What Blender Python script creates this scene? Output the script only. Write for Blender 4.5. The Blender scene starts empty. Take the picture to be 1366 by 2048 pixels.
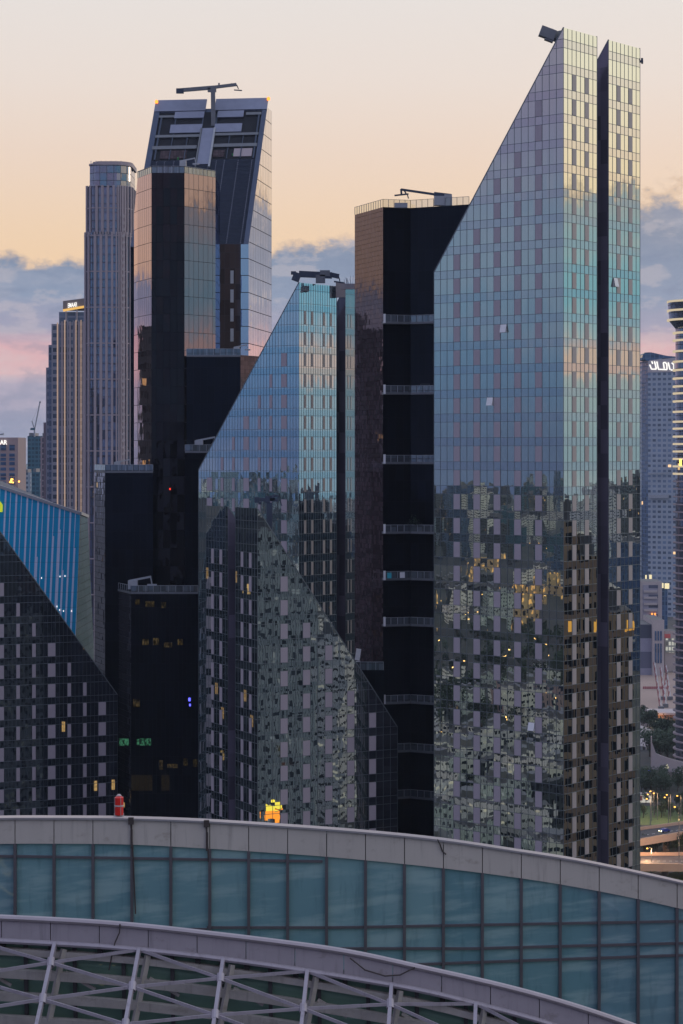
import bpy, math, random
from mathutils import Vector
S = bpy.context.scene
COL = S.collection
R = math.radians
random.seed(7)

# ------------------------------------------------------------------ camera
F, CX, HY, CAMZ = 4200.0, 683.0, 900.0, 150.0      # focal length in photo pixels, centre column, horizon row, eye height
cam = bpy.data.cameras.new('camera'); camo = bpy.data.objects.new('camera', cam); COL.objects.link(camo)
camo.location = (0, 0, CAMZ); camo.rotation_euler = (R(90), 0, 0)
cam.sensor_fit = 'VERTICAL'; cam.sensor_height = 24.0; cam.lens = 24.0 * F / 2048.0
cam.shift_y = (HY - 1024.0) / 2048.0
cam.clip_start = 1.0; cam.clip_end = 30000.0
S.camera = camo
S.render.resolution_x, S.render.resolution_y = 683, 1024
S.view_settings.view_transform = 'Standard'; S.view_settings.look = 'None'
S.view_settings.exposure = 0.0; S.view_settings.gamma = 1.0
S.cycles.max_bounces = 8; S.cycles.glossy_bounces = 5; S.cycles.diffuse_bounces = 2
S.cycles.transmission_bounces = 4; S.cycles.transparent_max_bounces = 8; S.cycles.volume_bounces = 1
S.cycles.caustics_reflective = False; S.cycles.caustics_refractive = False
S.cycles.sample_clamp_indirect = 4.0; S.cycles.blur_glossy = 0.3
try:
    S.cycles.use_denoising = True
except Exception:
    pass

# ------------------------------------------------------------------ node helper
class NT:
    def __init__(s, tree): s.t = tree; tree.nodes.clear()
    def n(s, typ, **kw):
        nd = s.t.nodes.new(typ)
        for k, v in kw.items(): setattr(nd, k, v)
        return nd
    def link(s, a, b): s.t.links.new(a, b)
    def put(s, sock, v):
        if isinstance(v, bpy.types.NodeSocket): s.link(v, sock)
        elif v is not None:
            if hasattr(sock.default_value, '__len__') and not hasattr(v, '__len__'): v = [v] * len(sock.default_value)
            if hasattr(sock.default_value, '__len__') and len(sock.default_value) == 4 and len(v) == 3: v = (*v, 1)
            sock.default_value = v
    def m(s, op, a, b=None, c=None, clamp=False):
        nd = s.n('ShaderNodeMath', operation=op, use_clamp=clamp)
        s.put(nd.inputs[0], a)
        if b is not None: s.put(nd.inputs[1], b)
        if c is not None: s.put(nd.inputs[2], c)
        return nd.outputs[0]
    def v(s, op, a, b=None, scale=None):
        nd = s.n('ShaderNodeVectorMath', operation=op)
        s.put(nd.inputs[0], a)
        if b is not None: s.put(nd.inputs[1], b)
        if scale is not None: s.put(nd.inputs['Scale'], scale)
        return nd.outputs[0]
    def xyz(s, x=0, y=0, z=0):
        nd = s.n('ShaderNodeCombineXYZ')
        for i, q in enumerate((x, y, z)): s.put(nd.inputs[i], q)
        return nd.outputs[0]
    def sep(s, vec):
        nd = s.n('ShaderNodeSeparateXYZ'); s.link(vec, nd.inputs[0]); return nd.outputs
    def mix(s, fac, a, b, blend='MIX'):
        nd = s.n('ShaderNodeMix', data_type='RGBA', blend_type=blend, clamp_factor=True)
        s.put(nd.inputs[0], fac); s.put(nd.inputs[6], a); s.put(nd.inputs[7], b); return nd.outputs[2]
    def ss(s, x, a, b):
        nd = s.n('ShaderNodeMapRange', interpolation_type='SMOOTHSTEP')
        s.put(nd.inputs[0], x); s.put(nd.inputs[1], a); s.put(nd.inputs[2], b); return nd.outputs[0]
    def noise(s, vec, scale=1.0, detail=3.0, rough=0.5, col=False):
        nd = s.n('ShaderNodeTexNoise'); s.put(nd.inputs['Vector'], vec)
        nd.inputs['Scale'].default_value = scale; nd.inputs['Detail'].default_value = detail; nd.inputs['Roughness'].default_value = rough
        return nd.outputs['Color' if col else 'Fac']
    def white(s, vec):
        nd = s.n('ShaderNodeTexWhiteNoise', noise_dimensions='3D'); s.put(nd.inputs['Vector'], vec); return nd.outputs['Value'], nd.outputs['Color']
    def ramp(s, x, stops, interp='LINEAR'):
        nd = s.n('ShaderNodeValToRGB'); s.put(nd.inputs[0], x); cr = nd.color_ramp; cr.interpolation = interp
        while len(cr.elements) < len(stops): cr.elements.new(0.5)
        for e, (p, c) in zip(cr.elements, stops): e.position = p; e.color = (*c, 1)
        return nd.outputs[0]

def srgb(r, g, b):
    f = lambda c: (c / 12.92 if c <= 0.04045 else ((c + 0.055) / 1.055) ** 2.4)
    return (f(r / 255), f(g / 255), f(b / 255))

# ------------------------------------------------------------------ sky
w = bpy.data.worlds.new('World'); S.world = w; w.use_nodes = True
T = NT(w.node_tree)
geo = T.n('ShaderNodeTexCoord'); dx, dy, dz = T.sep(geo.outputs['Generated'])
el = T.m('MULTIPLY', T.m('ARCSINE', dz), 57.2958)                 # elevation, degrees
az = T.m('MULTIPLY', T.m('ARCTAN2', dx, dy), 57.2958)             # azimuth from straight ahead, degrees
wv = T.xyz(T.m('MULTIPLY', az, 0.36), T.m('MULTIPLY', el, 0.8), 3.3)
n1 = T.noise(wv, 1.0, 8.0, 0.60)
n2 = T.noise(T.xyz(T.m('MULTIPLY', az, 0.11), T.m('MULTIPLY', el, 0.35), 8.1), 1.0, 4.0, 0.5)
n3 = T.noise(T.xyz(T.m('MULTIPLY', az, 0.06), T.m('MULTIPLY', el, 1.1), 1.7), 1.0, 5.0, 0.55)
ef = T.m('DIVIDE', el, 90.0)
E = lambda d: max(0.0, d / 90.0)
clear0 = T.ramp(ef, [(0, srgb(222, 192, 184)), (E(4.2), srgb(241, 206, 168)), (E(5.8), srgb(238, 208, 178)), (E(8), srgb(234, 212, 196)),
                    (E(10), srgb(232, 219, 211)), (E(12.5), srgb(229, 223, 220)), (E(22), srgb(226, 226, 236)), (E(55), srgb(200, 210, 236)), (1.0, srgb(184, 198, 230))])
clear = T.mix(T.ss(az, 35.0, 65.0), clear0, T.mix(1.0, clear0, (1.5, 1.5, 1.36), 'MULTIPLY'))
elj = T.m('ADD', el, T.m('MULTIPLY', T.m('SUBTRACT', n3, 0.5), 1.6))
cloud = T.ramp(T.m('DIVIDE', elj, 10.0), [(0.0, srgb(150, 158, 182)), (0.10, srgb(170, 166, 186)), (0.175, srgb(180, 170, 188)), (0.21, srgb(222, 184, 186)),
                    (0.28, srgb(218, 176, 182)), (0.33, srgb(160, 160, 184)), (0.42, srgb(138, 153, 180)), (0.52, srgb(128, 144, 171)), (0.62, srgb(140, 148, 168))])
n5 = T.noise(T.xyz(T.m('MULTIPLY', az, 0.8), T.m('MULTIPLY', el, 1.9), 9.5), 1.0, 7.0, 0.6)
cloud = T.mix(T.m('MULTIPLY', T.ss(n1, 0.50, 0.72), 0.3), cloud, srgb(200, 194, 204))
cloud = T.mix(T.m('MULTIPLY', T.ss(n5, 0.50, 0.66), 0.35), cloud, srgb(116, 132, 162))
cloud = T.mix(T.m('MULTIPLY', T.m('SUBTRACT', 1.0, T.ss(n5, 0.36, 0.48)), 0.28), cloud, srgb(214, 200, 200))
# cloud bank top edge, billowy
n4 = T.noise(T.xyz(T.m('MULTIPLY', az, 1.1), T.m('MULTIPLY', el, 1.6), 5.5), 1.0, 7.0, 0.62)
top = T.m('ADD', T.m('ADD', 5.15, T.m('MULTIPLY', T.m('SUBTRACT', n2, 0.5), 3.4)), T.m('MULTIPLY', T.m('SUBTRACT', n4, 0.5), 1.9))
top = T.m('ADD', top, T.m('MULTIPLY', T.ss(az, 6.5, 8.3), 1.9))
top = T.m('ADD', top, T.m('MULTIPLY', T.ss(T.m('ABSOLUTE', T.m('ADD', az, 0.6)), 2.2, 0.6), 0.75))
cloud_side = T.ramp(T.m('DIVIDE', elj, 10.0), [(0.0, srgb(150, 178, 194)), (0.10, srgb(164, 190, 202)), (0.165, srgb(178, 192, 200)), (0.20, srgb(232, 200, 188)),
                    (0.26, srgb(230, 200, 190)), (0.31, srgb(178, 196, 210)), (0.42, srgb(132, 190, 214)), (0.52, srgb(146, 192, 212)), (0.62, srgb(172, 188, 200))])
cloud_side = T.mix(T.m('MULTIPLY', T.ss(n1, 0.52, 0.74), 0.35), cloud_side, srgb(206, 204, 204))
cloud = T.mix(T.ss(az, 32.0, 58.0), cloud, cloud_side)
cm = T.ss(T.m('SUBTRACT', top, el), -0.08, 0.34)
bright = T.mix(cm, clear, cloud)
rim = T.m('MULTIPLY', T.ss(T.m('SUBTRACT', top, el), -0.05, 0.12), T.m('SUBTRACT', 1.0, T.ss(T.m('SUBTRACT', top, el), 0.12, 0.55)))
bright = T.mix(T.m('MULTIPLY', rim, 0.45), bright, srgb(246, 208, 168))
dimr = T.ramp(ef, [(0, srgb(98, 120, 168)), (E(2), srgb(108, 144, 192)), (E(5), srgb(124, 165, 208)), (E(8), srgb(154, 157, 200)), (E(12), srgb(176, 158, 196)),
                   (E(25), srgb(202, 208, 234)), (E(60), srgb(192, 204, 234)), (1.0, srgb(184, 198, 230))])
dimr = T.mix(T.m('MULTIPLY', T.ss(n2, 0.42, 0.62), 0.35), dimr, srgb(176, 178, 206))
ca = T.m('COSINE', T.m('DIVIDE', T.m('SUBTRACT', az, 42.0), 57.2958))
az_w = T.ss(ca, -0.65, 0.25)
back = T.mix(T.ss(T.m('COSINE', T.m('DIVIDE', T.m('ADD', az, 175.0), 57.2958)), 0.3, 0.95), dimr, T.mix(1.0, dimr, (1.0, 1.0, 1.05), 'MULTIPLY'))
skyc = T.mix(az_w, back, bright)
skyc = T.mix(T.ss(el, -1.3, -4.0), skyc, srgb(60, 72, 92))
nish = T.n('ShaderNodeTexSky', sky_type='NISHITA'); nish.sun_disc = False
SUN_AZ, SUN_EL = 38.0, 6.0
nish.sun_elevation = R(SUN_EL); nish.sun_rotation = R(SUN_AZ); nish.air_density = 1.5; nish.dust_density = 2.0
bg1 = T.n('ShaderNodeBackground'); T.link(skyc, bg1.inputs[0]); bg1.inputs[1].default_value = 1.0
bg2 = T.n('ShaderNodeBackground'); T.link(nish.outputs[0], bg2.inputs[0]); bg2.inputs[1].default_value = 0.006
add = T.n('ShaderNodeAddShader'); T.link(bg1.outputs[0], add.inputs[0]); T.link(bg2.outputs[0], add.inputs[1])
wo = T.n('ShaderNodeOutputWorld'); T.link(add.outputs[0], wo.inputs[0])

sun = bpy.data.lights.new('sun', 'SUN'); sun.energy = 0.35; sun.angle = R(14); sun.color = (1.0, 0.78, 0.58)
suno = bpy.data.objects.new('sun', sun); COL.objects.link(suno)
sd = Vector((math.sin(R(SUN_AZ)) * math.cos(R(SUN_EL)), math.cos(R(SUN_AZ)) * math.cos(R(SUN_EL)), math.sin(R(SUN_EL))))
suno.rotation_euler = sd.to_track_quat('Z', 'Y').to_euler()

# ------------------------------------------------------------------ materials
def newmat(name):
    m = bpy.data.materials.new(name); m.use_nodes = True
    t = NT(m.node_tree); out = t.n('ShaderNodeOutputMaterial'); return m, t, out
def noisy(name, col, rough=0.6, var=0.25, scale=0.6, metal=0.0, spec=0.4, bump=0.0, streak=False, dirt=False):
    m, t, out = newmat(name)
    tc = t.n('ShaderNodeTexCoord').outputs['Object']
    vec = t.v('MULTIPLY', tc, (1, 1, 0.12)) if streak else tc
    f = t.noise(vec, scale, 6.0, 0.6)
    c = t.mix(f, [x * (1 - var) for x in col], [min(1, x * (1 + var)) for x in col])
    if streak or dirt:                    # rain streaks and grime
        g1 = t.noise(t.v('MULTIPLY', tc, (5.0, 5.0, 0.35)), 1.0, 5.0, 0.65); g2 = t.noise(t.v('MULTIPLY', tc, (1.3, 1.3, 2.2)), 1.0, 5.0, 0.7)
        c = t.mix(t.m('MULTIPLY', t.ss(g1, 0.52, 0.74), 0.42), c, [x * 0.45 for x in col]); c = t.mix(t.m('MULTIPLY', t.ss(g2, 0.55, 0.75), 0.5), c, [col[0] * 0.5, col[1] * 0.46, col[2] * 0.4])
    p = t.n('ShaderNodeBsdfPrincipled'); t.link(c, p.inputs['Base Color'])
    p.inputs['Roughness'].default_value = rough; p.inputs['Metallic'].default_value = metal; p.inputs['Specular IOR Level'].default_value = spec
    if bump:
        b = t.n('ShaderNodeBump'); b.inputs['Strength'].default_value = bump; t.link(f, b.inputs['Height']); t.link(b.outputs[0], p.inputs['Normal'])
    t.link(p.outputs[0], out.inputs[0]); return m
def emis(name, col, strength):
    m, t, out = newmat(name); e = t.n('ShaderNodeEmission'); e.inputs[0].default_value = (*col, 1); e.inputs[1].default_value = strength
    t.link(e.outputs[0], out.inputs[0]); return m

def glass(name, tint=(0.8, 0.95, 0.9), f0=0.3, power=2.0, linec=(0.05, 0.05, 0.055), base=(0.005, 0.007, 0.009), pw=1.37, ph=4.15, zoff=0.0, spand=0.0, spcol=None,
          tilt=0.004, wav=0.006, wsc=0.9, lit=0.0, litcol=(1.0, 0.62, 0.22), lite=0.6, litband=None, line=0.0, rough=0.0):
    """curtain-wall glass: every pane its own small tilt and bow, so far things break up in it as in real glazing"""
    m, t, out = newmat(name)
    uv = t.n('ShaderNodeUVMap').outputs[0]; u, v, _ = t.sep(uv)
    cu = t.m('DIVIDE', u, pw); cv = t.m('DIVIDE', t.m('SUBTRACT', v, zoff), ph)
    iu = t.m('FLOOR', cu); iv = t.m('FLOOR', cv); fv = t.m('FRACT', cv); fu = t.m('FRACT', cu)
    up = t.m('GREATER_THAN', fv, 1 - spand) if spand else None
    cell = t.xyz(iu, iv, up if up is not None else 0.0)
    rv, rc = t.white(cell)
    geo = t.n('ShaderNodeNewGeometry').outputs['Normal']
    tv = t.v('SCALE', t.v('SUBTRACT', rc, (0.5, 0.5, 0.5)), scale=tilt * 2)
    nv = t.xyz(t.m('ADD', t.m('MULTIPLY', u, 1.0), t.m('MULTIPLY', rv, 37.0)), t.m('MULTIPLY', v, 0.4), t.m('MULTIPLY', rv, 11.0))
    nz = t.noise(nv, wsc, 4.0, 0.55, col=True)
    wv_ = t.v('SCALE', t.v('SUBTRACT', nz, (0.5, 0.5, 0.5)), scale=wav * 2)
    nrm = t.v('NORMALIZE', t.v('ADD', geo, t.v('ADD', tv, wv_)))
    lw = t.n('ShaderNodeLayerWeight'); lw.inputs['Blend'].default_value = 0.5
    fac = t.m('ADD', f0, t.m('MULTIPLY', 1 - f0, t.m('POWER', lw.outputs['Facing'], power)), clamp=True)
    tc = t.mix(t.m('MULTIPLY', rv, 0.15), tint, [x * 0.72 for x in tint])
    if up is not None: tc = t.mix(up, tc, spcol or tint)
    g = t.n('ShaderNodeBsdfGlossy'); t.link(tc, g.inputs[0]); g.inputs['Roughness'].default_value = rough; t.link(nrm, g.inputs['Normal'])
    d = t.n('ShaderNodeBsdfDiffuse')
    bc = t.mix(t.white(t.xyz(iu, iv, 5.0))[0], base, [x * 2.2 for x in base])
    t.link(bc, d.inputs[0])
    body = d.outputs[0]
    if lit > 0:
        lm = t.m('GREATER_THAN', t.white(t.xyz(iu, iv, 9.0))[0], 1 - lit)
        if litband:                       # lit windows come in runs along some floors
            lm = t.m('MULTIPLY', lm, t.m('GREATER_THAN', t.white(t.xyz(t.m('FLOOR', t.m('DIVIDE', iu, litband[1])), iv, 2.0))[0], 1 - litband[0]))
        if spand: lm = t.m('MULTIPLY', lm, t.m('SUBTRACT', 1.0, up))
        shp = t.m('MULTIPLY', t.m('GREATER_THAN', fv, 0.16), t.m('GREATER_THAN', fu, 0.1))
        e = t.n('ShaderNodeEmission'); e.inputs[0].default_value = (*litcol, 1)
        t.link(t.m('MULTIPLY', t.m('MULTIPLY', lm, shp), t.m('MULTIPLY', t.noise(uv, 2.2, 3.0), lite * 1.6)), e.inputs[1])
        ad = t.n('ShaderNodeAddShader'); t.link(body, ad.inputs[0]); t.link(e.outputs[0], ad.inputs[1]); body = ad.outputs[0]
    mx = t.n('ShaderNodeMixShader'); t.link(fac, mx.inputs[0]); t.link(body, mx.inputs[1]); t.link(g.outputs[0], mx.inputs[2])
    res = mx.outputs[0]
    if line > 0:                          # joint lines between panes
        du = t.m('MULTIPLY', t.m('MINIMUM', fu, t.m('SUBTRACT', 1.0, fu)), pw); dv = t.m('MULTIPLY', t.m('MINIMUM', fv, t.m('SUBTRACT', 1.0, fv)), ph)
        lmask = t.m('LESS_THAN', t.m('MINIMUM', du, dv), line)
        dd = t.n('ShaderNodeBsdfDiffuse'); dd.inputs[0].default_value = (*linec, 1)
        m2 = t.n('ShaderNodeMixShader'); t.link(lmask, m2.inputs[0]); t.link(res, m2.inputs[1]); t.link(dd.outputs[0], m2.inputs[2]); res = m2.outputs[0]
    t.link(res, out.inputs[0]); return m

def facade(name, wall, win, pw=3.2, ph=3.4, wx=0.62, wy=0.6, lit=0.05, litcol=(1.0, 0.6, 0.22), lite=1.2, vgap=0, wrefl=0.35, ribs=0.0):
    """masonry front with a grid of window openings"""
    m, t, out = newmat(name)
    uv = t.n('ShaderNodeUVMap').outputs[0]; u, v, _ = t.sep(uv)
    cu = t.m('DIVIDE', u, pw); cv = t.m('DIVIDE', v, ph)
    iu = t.m('FLOOR', cu); iv = t.m('FLOOR', cv); fu = t.m('FRACT', cu); fv = t.m('FRACT', cv)
    inw = t.m('MULTIPLY', t.m('LESS_THAN', t.m('ABSOLUTE', t.m('SUBTRACT', fu, 0.5)), wx / 2), t.m('LESS_THAN', t.m('ABSOLUTE', t.m('SUBTRACT', fv, 0.5)), wy / 2))
    if vgap: inw = t.m('MULTIPLY', inw, t.m('LESS_THAN', t.m('MODULO', iu, float(vgap)), vgap - 0.5 - 0.5))
    rv, rc = t.white(t.xyz(iu, iv, 1.0))
    wn = t.noise(uv, 0.15, 5.0, 0.6)
    wc = t.mix(wn, [x * 0.75 for x in wall], [min(1, x * 1.2) for x in wall])
    if ribs: wc = t.mix(t.m('LESS_THAN', t.m('FRACT', t.m('MULTIPLY', cu, 4.0)), ribs), wc, [x * 0.45 for x in wall])
    gc = t.mix(rv, [x * 0.5 for x in win], [min(1, x * 1.5) for x in win])
    p = t.n('ShaderNodeBsdfPrincipled'); t.link(t.mix(inw, wc, gc), p.inputs['Base Color'])
    t.link(t.m('SUBTRACT', 0.75, t.m('MULTIPLY', inw, 0.68)), p.inputs['Roughness'])
    t.link(t.m('MULTIPLY', t.m('ADD', inw, 0.3), wrefl), p.inputs['Specular IOR Level'])
    if lit > 0:
        lm = t.m('MULTIPLY', inw, t.m('GREATER_THAN', t.white(t.xyz(iu, iv, 4.0))[0], 1 - lit))
        t.put(p.inputs['Emission Color'], litcol); t.link(t.m('MULTIPLY', lm, lite), p.inputs['Emission Strength'])
    t.link(p.outputs[0], out.inputs[0]); return m

M = {}
LILAC = (0.72, 0.70, 0.82)
M['glassA'] = glass('tower glass tall', (0.93, 0.98, 0.87), 0.38, 0.9, pw=1.374, ph=4.15, zoff=208.8 - 2.72 - 4.15 * 60, spand=0.345, spcol=(0.82, 0.84, 0.80), tilt=0.0024, wav=0.0017, wsc=0.7)
M['glassC'] = glass('tower glass mid', (0.87, 0.98, 1.0), 0.42, 0.9, pw=0.75, ph=4.15, zoff=0.3, spand=0.345, spcol=(0.66, 0.86, 0.92), tilt=0.003, wav=0.006, wsc=0.7)
M['glassD'] = glass('tower glass low', (0.90, 0.97, 0.94), 0.38, 1.2, pw=1.374, ph=4.15, zoff=1.2, spand=0.345, spcol=(0.74, 0.82, 0.82), tilt=0.0034, wav=0.0030, wsc=0.8, lit=0.006, lite=0.7)
M['glassE'] = glass('tower glass dark low', (0.6, 0.72, 0.8), 0.09, 3.0, base=(0.006, 0.008, 0.012), pw=0.75, ph=4.15, zoff=0.8, spand=0.345, spcol=(0.6, 0.7, 0.8), tilt=0.0034, wav=0.0030, wsc=0.8, lit=0.006, lite=0.5)
M['side'] = glass('side return glass', (0.5, 0.5, 0.62), 0.05, 3.0, base=(0.075, 0.068, 0.092), pw=1.4, ph=4.15, tilt=0.002, wav=0.002)
M['sideD'] = glass('violet side return', (0.6, 0.58, 0.7), 0.05, 3.0, base=(0.075, 0.068, 0.095), pw=1.4, ph=4.15, tilt=0.002, wav=0.002)
M['black'] = glass('black glass', (0.55, 0.6, 0.8), 0.014, 5.0, linec=(0.011, 0.011, 0.016), base=(0.0022, 0.0026, 0.005), pw=1.5, ph=3.9, tilt=0.004, wav=0.01, line=0.04)
M['blacklit'] = glass('black office glass', (0.55, 0.6, 0.8), 0.014, 5.0, linec=(0.011, 0.011, 0.016), base=(0.0022, 0.0026, 0.005), pw=0.9, ph=3.9, tilt=0.004, wav=0.01, line=0.04,
                      lit=0.75, litcol=(1.0, 0.72, 0.3), lite=0.012, litband=(0.10, 9.0))
M['blackF'] = glass('rippled black glass', (0.75, 0.62, 0.62), 0.03, 4.5, base=(0.003, 0.003, 0.005), pw=1.5, ph=3.9, tilt=0.02, wav=0.05, wsc=0.8, line=0.03, linec=(0.003, 0.003, 0.005))
M['bronze'] = glass('bronze glass', (0.96, 0.79, 0.86), 0.19, 2.2, base=(0.03, 0.02, 0.015), pw=1.5, ph=3.9, tilt=0.003, wav=0.006, line=0.05)
M['brown'] = glass('brown ribbed wall', (0.72, 0.60, 0.64), 0.025, 3.5, base=(0.036, 0.026, 0.030), pw=0.7, ph=0.9, tilt=0.003, wav=0.006, wsc=2.0, line=0.025, linec=(0.012, 0.01, 0.01))
M['greyrib'] = glass('grey rippled glass', (0.7, 0.7, 0.8), 0.10, 2.5, base=(0.03, 0.03, 0.04), pw=1.0, ph=1.3, tilt=0.03, wav=0.06, wsc=1.5, line=0.05, lit=0.006, lite=1.0)
M['mull'] = noisy('mullion metal', (0.15, 0.175, 0.195), 0.4, 0.2, 0.5, 0.6)
M['panel'] = noisy('mauve cladding panel', (0.385, 0.335, 0.375), 0.42, 0.06, 0.15, 0.0, 0.5)
M['panelW'] = noisy('pale cladding panel', (0.37, 0.325, 0.32), 0.42, 0.06, 0.15, 0.0, 0.5)
M['roof'] = noisy('roof deck', (0.12, 0.12, 0.13), 0.8, 0.3, 0.3)
M['steel'] = noisy('grey painted steel', (0.15, 0.16, 0.18), 0.45, 0.25, 0.8, 0.3)
M['steelL'] = noisy('light painted steel', (0.34, 0.36, 0.40), 0.5, 0.25, 0.8, 0.2)
M['steelD'] = noisy('dark slate metal', (0.045, 0.06, 0.095), 0.5, 0.3, 0.7, 0.3)
M['slate'] = noisy('slate louvre', (0.065, 0.085, 0.14), 0.5, 0.3, 0.5, 0.3)
M['slateL'] = noisy('blue grey sheet metal', (0.21, 0.23, 0.32), 0.5, 0.2, 0.5, 0.2)
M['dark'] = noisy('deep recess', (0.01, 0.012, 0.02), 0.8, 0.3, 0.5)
M['rail'] = glass('balustrade glass', (0.8, 0.9, 0.95), 0.14, 2.0, base=(0.05, 0.06, 0.07), pw=1.2, ph=1.4, tilt=0.01, wav=0.01, line=0.06)
m, t, out = newmat('clear balustrade glass')
tr = t.n('ShaderNodeBsdfTransparent'); tr.inputs[0].default_value = (0.86, 0.86, 0.78, 1); gl = t.n('ShaderNodeBsdfGlossy'); gl.inputs['Roughness'].default_value = 0.05
mx = t.n('ShaderNodeMixShader'); mx.inputs[0].default_value = 0.18; t.link(tr.outputs[0], mx.inputs[1]); t.link(gl.outputs[0], mx.inputs[2]); t.link(mx.outputs[0], out.inputs[0]); M['clear'] = m
M['red'] = noisy('red lamp plastic', (0.62, 0.02, 0.015), 0.25, 0.2, 9.0, 0.0, 0.6)
M['redglow'] = emis('red light', (1.0, 0.05, 0.03), 1.5)
M['orange'] = emis('orange light', (1.0, 0.28, 0.04), 2.5)
M['warm'] = emis('warm lamp', (1.0, 0.46, 0.08), 4.0)
M['fin_lit'] = emis('warm lit strip', (0.95, 0.66, 0.52), 0.42)
M['band_lit'] = emis('gold lit band', (1.0, 0.58, 0.16), 0.9)
M['white_lit'] = emis('white lit letters', (1.0, 0.97, 0.92), 1.3)
M['ring_lit'] = emis('cream lit ring', (1.0, 0.82, 0.56), 0.62)
M['green_lit'] = emis('green light', (0.2, 1.0, 0.45), 0.10)
M['blue_lit'] = emis('blue light', (0.1, 0.1, 1.0), 2.5)
M['pale_lit'] = emis('pale window light', (1.0, 0.85, 0.5), 1.0)
M['clad'] = noisy('grey coping panel', (0.43, 0.395, 0.37), 0.55, 0.12, 1.1, 0.0, 0.4, streak=True)
M['coping'] = noisy('pale metal coping', (0.36, 0.325, 0.35), 0.35, 0.15, 1.2, 0.5)
M['clad2'] = noisy('violet grey fascia', (0.33, 0.30, 0.335), 0.5, 0.14, 1.2, 0.2, 0.4, dirt=True)
M['lattice'] = noisy('painted lattice steel', (0.34, 0.31, 0.355), 0.42, 0.14, 1.5, 0.25, dirt=True)
M['beam'] = noisy('dusty white beam', (0.30, 0.28, 0.27), 0.75, 0.35, 1.6, dirt=True)
M['joint'] = noisy('dark joint', (0.02, 0.02, 0.022), 0.7, 0.2)
M['cable'] = noisy('brown cable', (0.05, 0.04, 0.04), 0.8, 0.3)
M['conc'] = noisy('warm concrete', (0.42, 0.31, 0.25), 0.8, 0.15, 0.2)
M['asph'] = noisy('asphalt', (0.055, 0.055, 0.065), 0.85, 0.25, 0.05)
M['white'] = noisy('white paint', (0.72, 0.72, 0.74), 0.5, 0.1)
M['sand'] = noisy('pale plaster', (0.42, 0.37, 0.38), 0.8, 0.15, 0.1)
M['trunk'] = noisy('bark', (0.06, 0.045, 0.035), 0.9, 0.3, 3.0)
M['leaf'] = noisy('foliage', (0.030, 0.055, 0.032), 0.7, 0.6, 0.35)
M['crane_red'] = noisy('red crane paint', (0.30, 0.08, 0.10), 0.6, 0.3)
M['teal'] = noisy('teal cloth', (0.05, 0.42, 0.50), 0.8, 0.2)
M['copper'] = noisy('warm roof', (0.30, 0.18, 0.12), 0.8, 0.2, 0.2)

# foreground curved glass: teal, with pale and dark streaks mixed into the colour
m, t, out = newmat('teal atrium glass')
uv = t.n('ShaderNodeUVMap').outputs[0]; u, v, _ = t.sep(uv)
pw = 1.5; cu = t.m('DIVIDE', u, pw); iu = t.m('FLOOR', cu); rv, rc = t.white(t.xyz(iu, 0.0, 3.0))
n_a = t.noise(t.xyz(t.m('MULTIPLY', u, 0.35), t.m('ADD', t.m('MULTIPLY', v, 1.9), t.m('MULTIPLY', u, -0.15)), rv), 1.0, 4.0, 0.55)
n_b = t.noise(t.xyz(t.m('MULTIPLY', u, 3.0), t.m('MULTIPLY', v, 0.5), 2.0), 1.0, 3.0, 0.6)
streak = t.ss(n_a, 0.44, 0.68)
c = t.mix(rv, (0.115, 0.225, 0.285), (0.18, 0.305, 0.35)); c = t.mix(t.m('MULTIPLY', streak, 0.55), c, (0.34, 0.46, 0.48)); c = t.mix(t.m('MULTIPLY', t.ss(n_b, 0.5, 0.8), 0.3), c, (0.02, 0.05, 0.08))
nrm = t.v('NORMALIZE', t.v('ADD', t.n('ShaderNodeNewGeometry').outputs['Normal'], t.v('ADD', t.v('SCALE', t.v('SUBTRACT', rc, (0.5,) * 3), scale=0.03), t.v('SCALE', t.v('SUBTRACT', t.noise(uv, 0.8, 2.0, 0.5, col=True), (0.5,) * 3), scale=0.03))))
d = t.n('ShaderNodeBsdfDiffuse'); t.link(c, d.inputs[0]); g = t.n('ShaderNodeBsdfGlossy'); g.inputs[0].default_value = (0.7, 0.95, 1, 1); g.inputs['Roughness'].default_value = 0.04; t.link(nrm, g.inputs['Normal'])
lw = t.n('ShaderNodeLayerWeight'); lw.inputs['Blend'].default_value = 0.5
mx = t.n('ShaderNodeMixShader'); t.link(t.m('ADD', 0.18, t.m('MULTIPLY', 0.5, t.m('POWER', lw.outputs['Facing'], 3.0))), mx.inputs[0]); t.link(d.outputs[0], mx.inputs[1]); t.link(g.outputs[0], mx.inputs[2]); t.link(mx.outputs[0], out.inputs[0]); M['teal_glass'] = m
M['green_glass'] = glass('green tinted glass', (0.6, 0.9, 0.8), 0.10, 3.0, base=(0.09, 0.15, 0.12), pw=1.5, ph=3.0, tilt=0.02, wav=0.02)
# blue striped tower skin (stripes are fritted bands in the glass)
m, t, out = newmat('blue banded glass')
uv = t.n('ShaderNodeUVMap').outputs[0]; u, v, _ = t.sep(uv)
k = t.m('DIVIDE', u, 1.46); ik = t.m('FLOOR', k); fk = t.m('FRACT', k)
r1 = t.white(t.xyz(ik, 0.0, 1.0))[0]
wdt = t.m('ADD', 0.14, t.m('MULTIPLY', t.m('GREATER_THAN', t.m('MODULO', ik, 2.0), 0.5), 0.18))
wide = t.m('LESS_THAN', v, t.m('ADD', 105.0, t.m('MULTIPLY', r1, 26.0)))
wdt = t.m('ADD', wdt, t.m('MULTIPLY', t.m('MULTIPLY', wide, t.m('GREATER_THAN', r1, 0.45)), 0.2))
st = t.m('MULTIPLY', t.m('GREATER_THAN', fk, 0.3), t.m('LESS_THAN', fk, t.m('ADD', 0.3, wdt)))
fl = t.m('LESS_THAN', t.m('FRACT', t.m('DIVIDE', v, 4.0)), 0.03)
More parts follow.
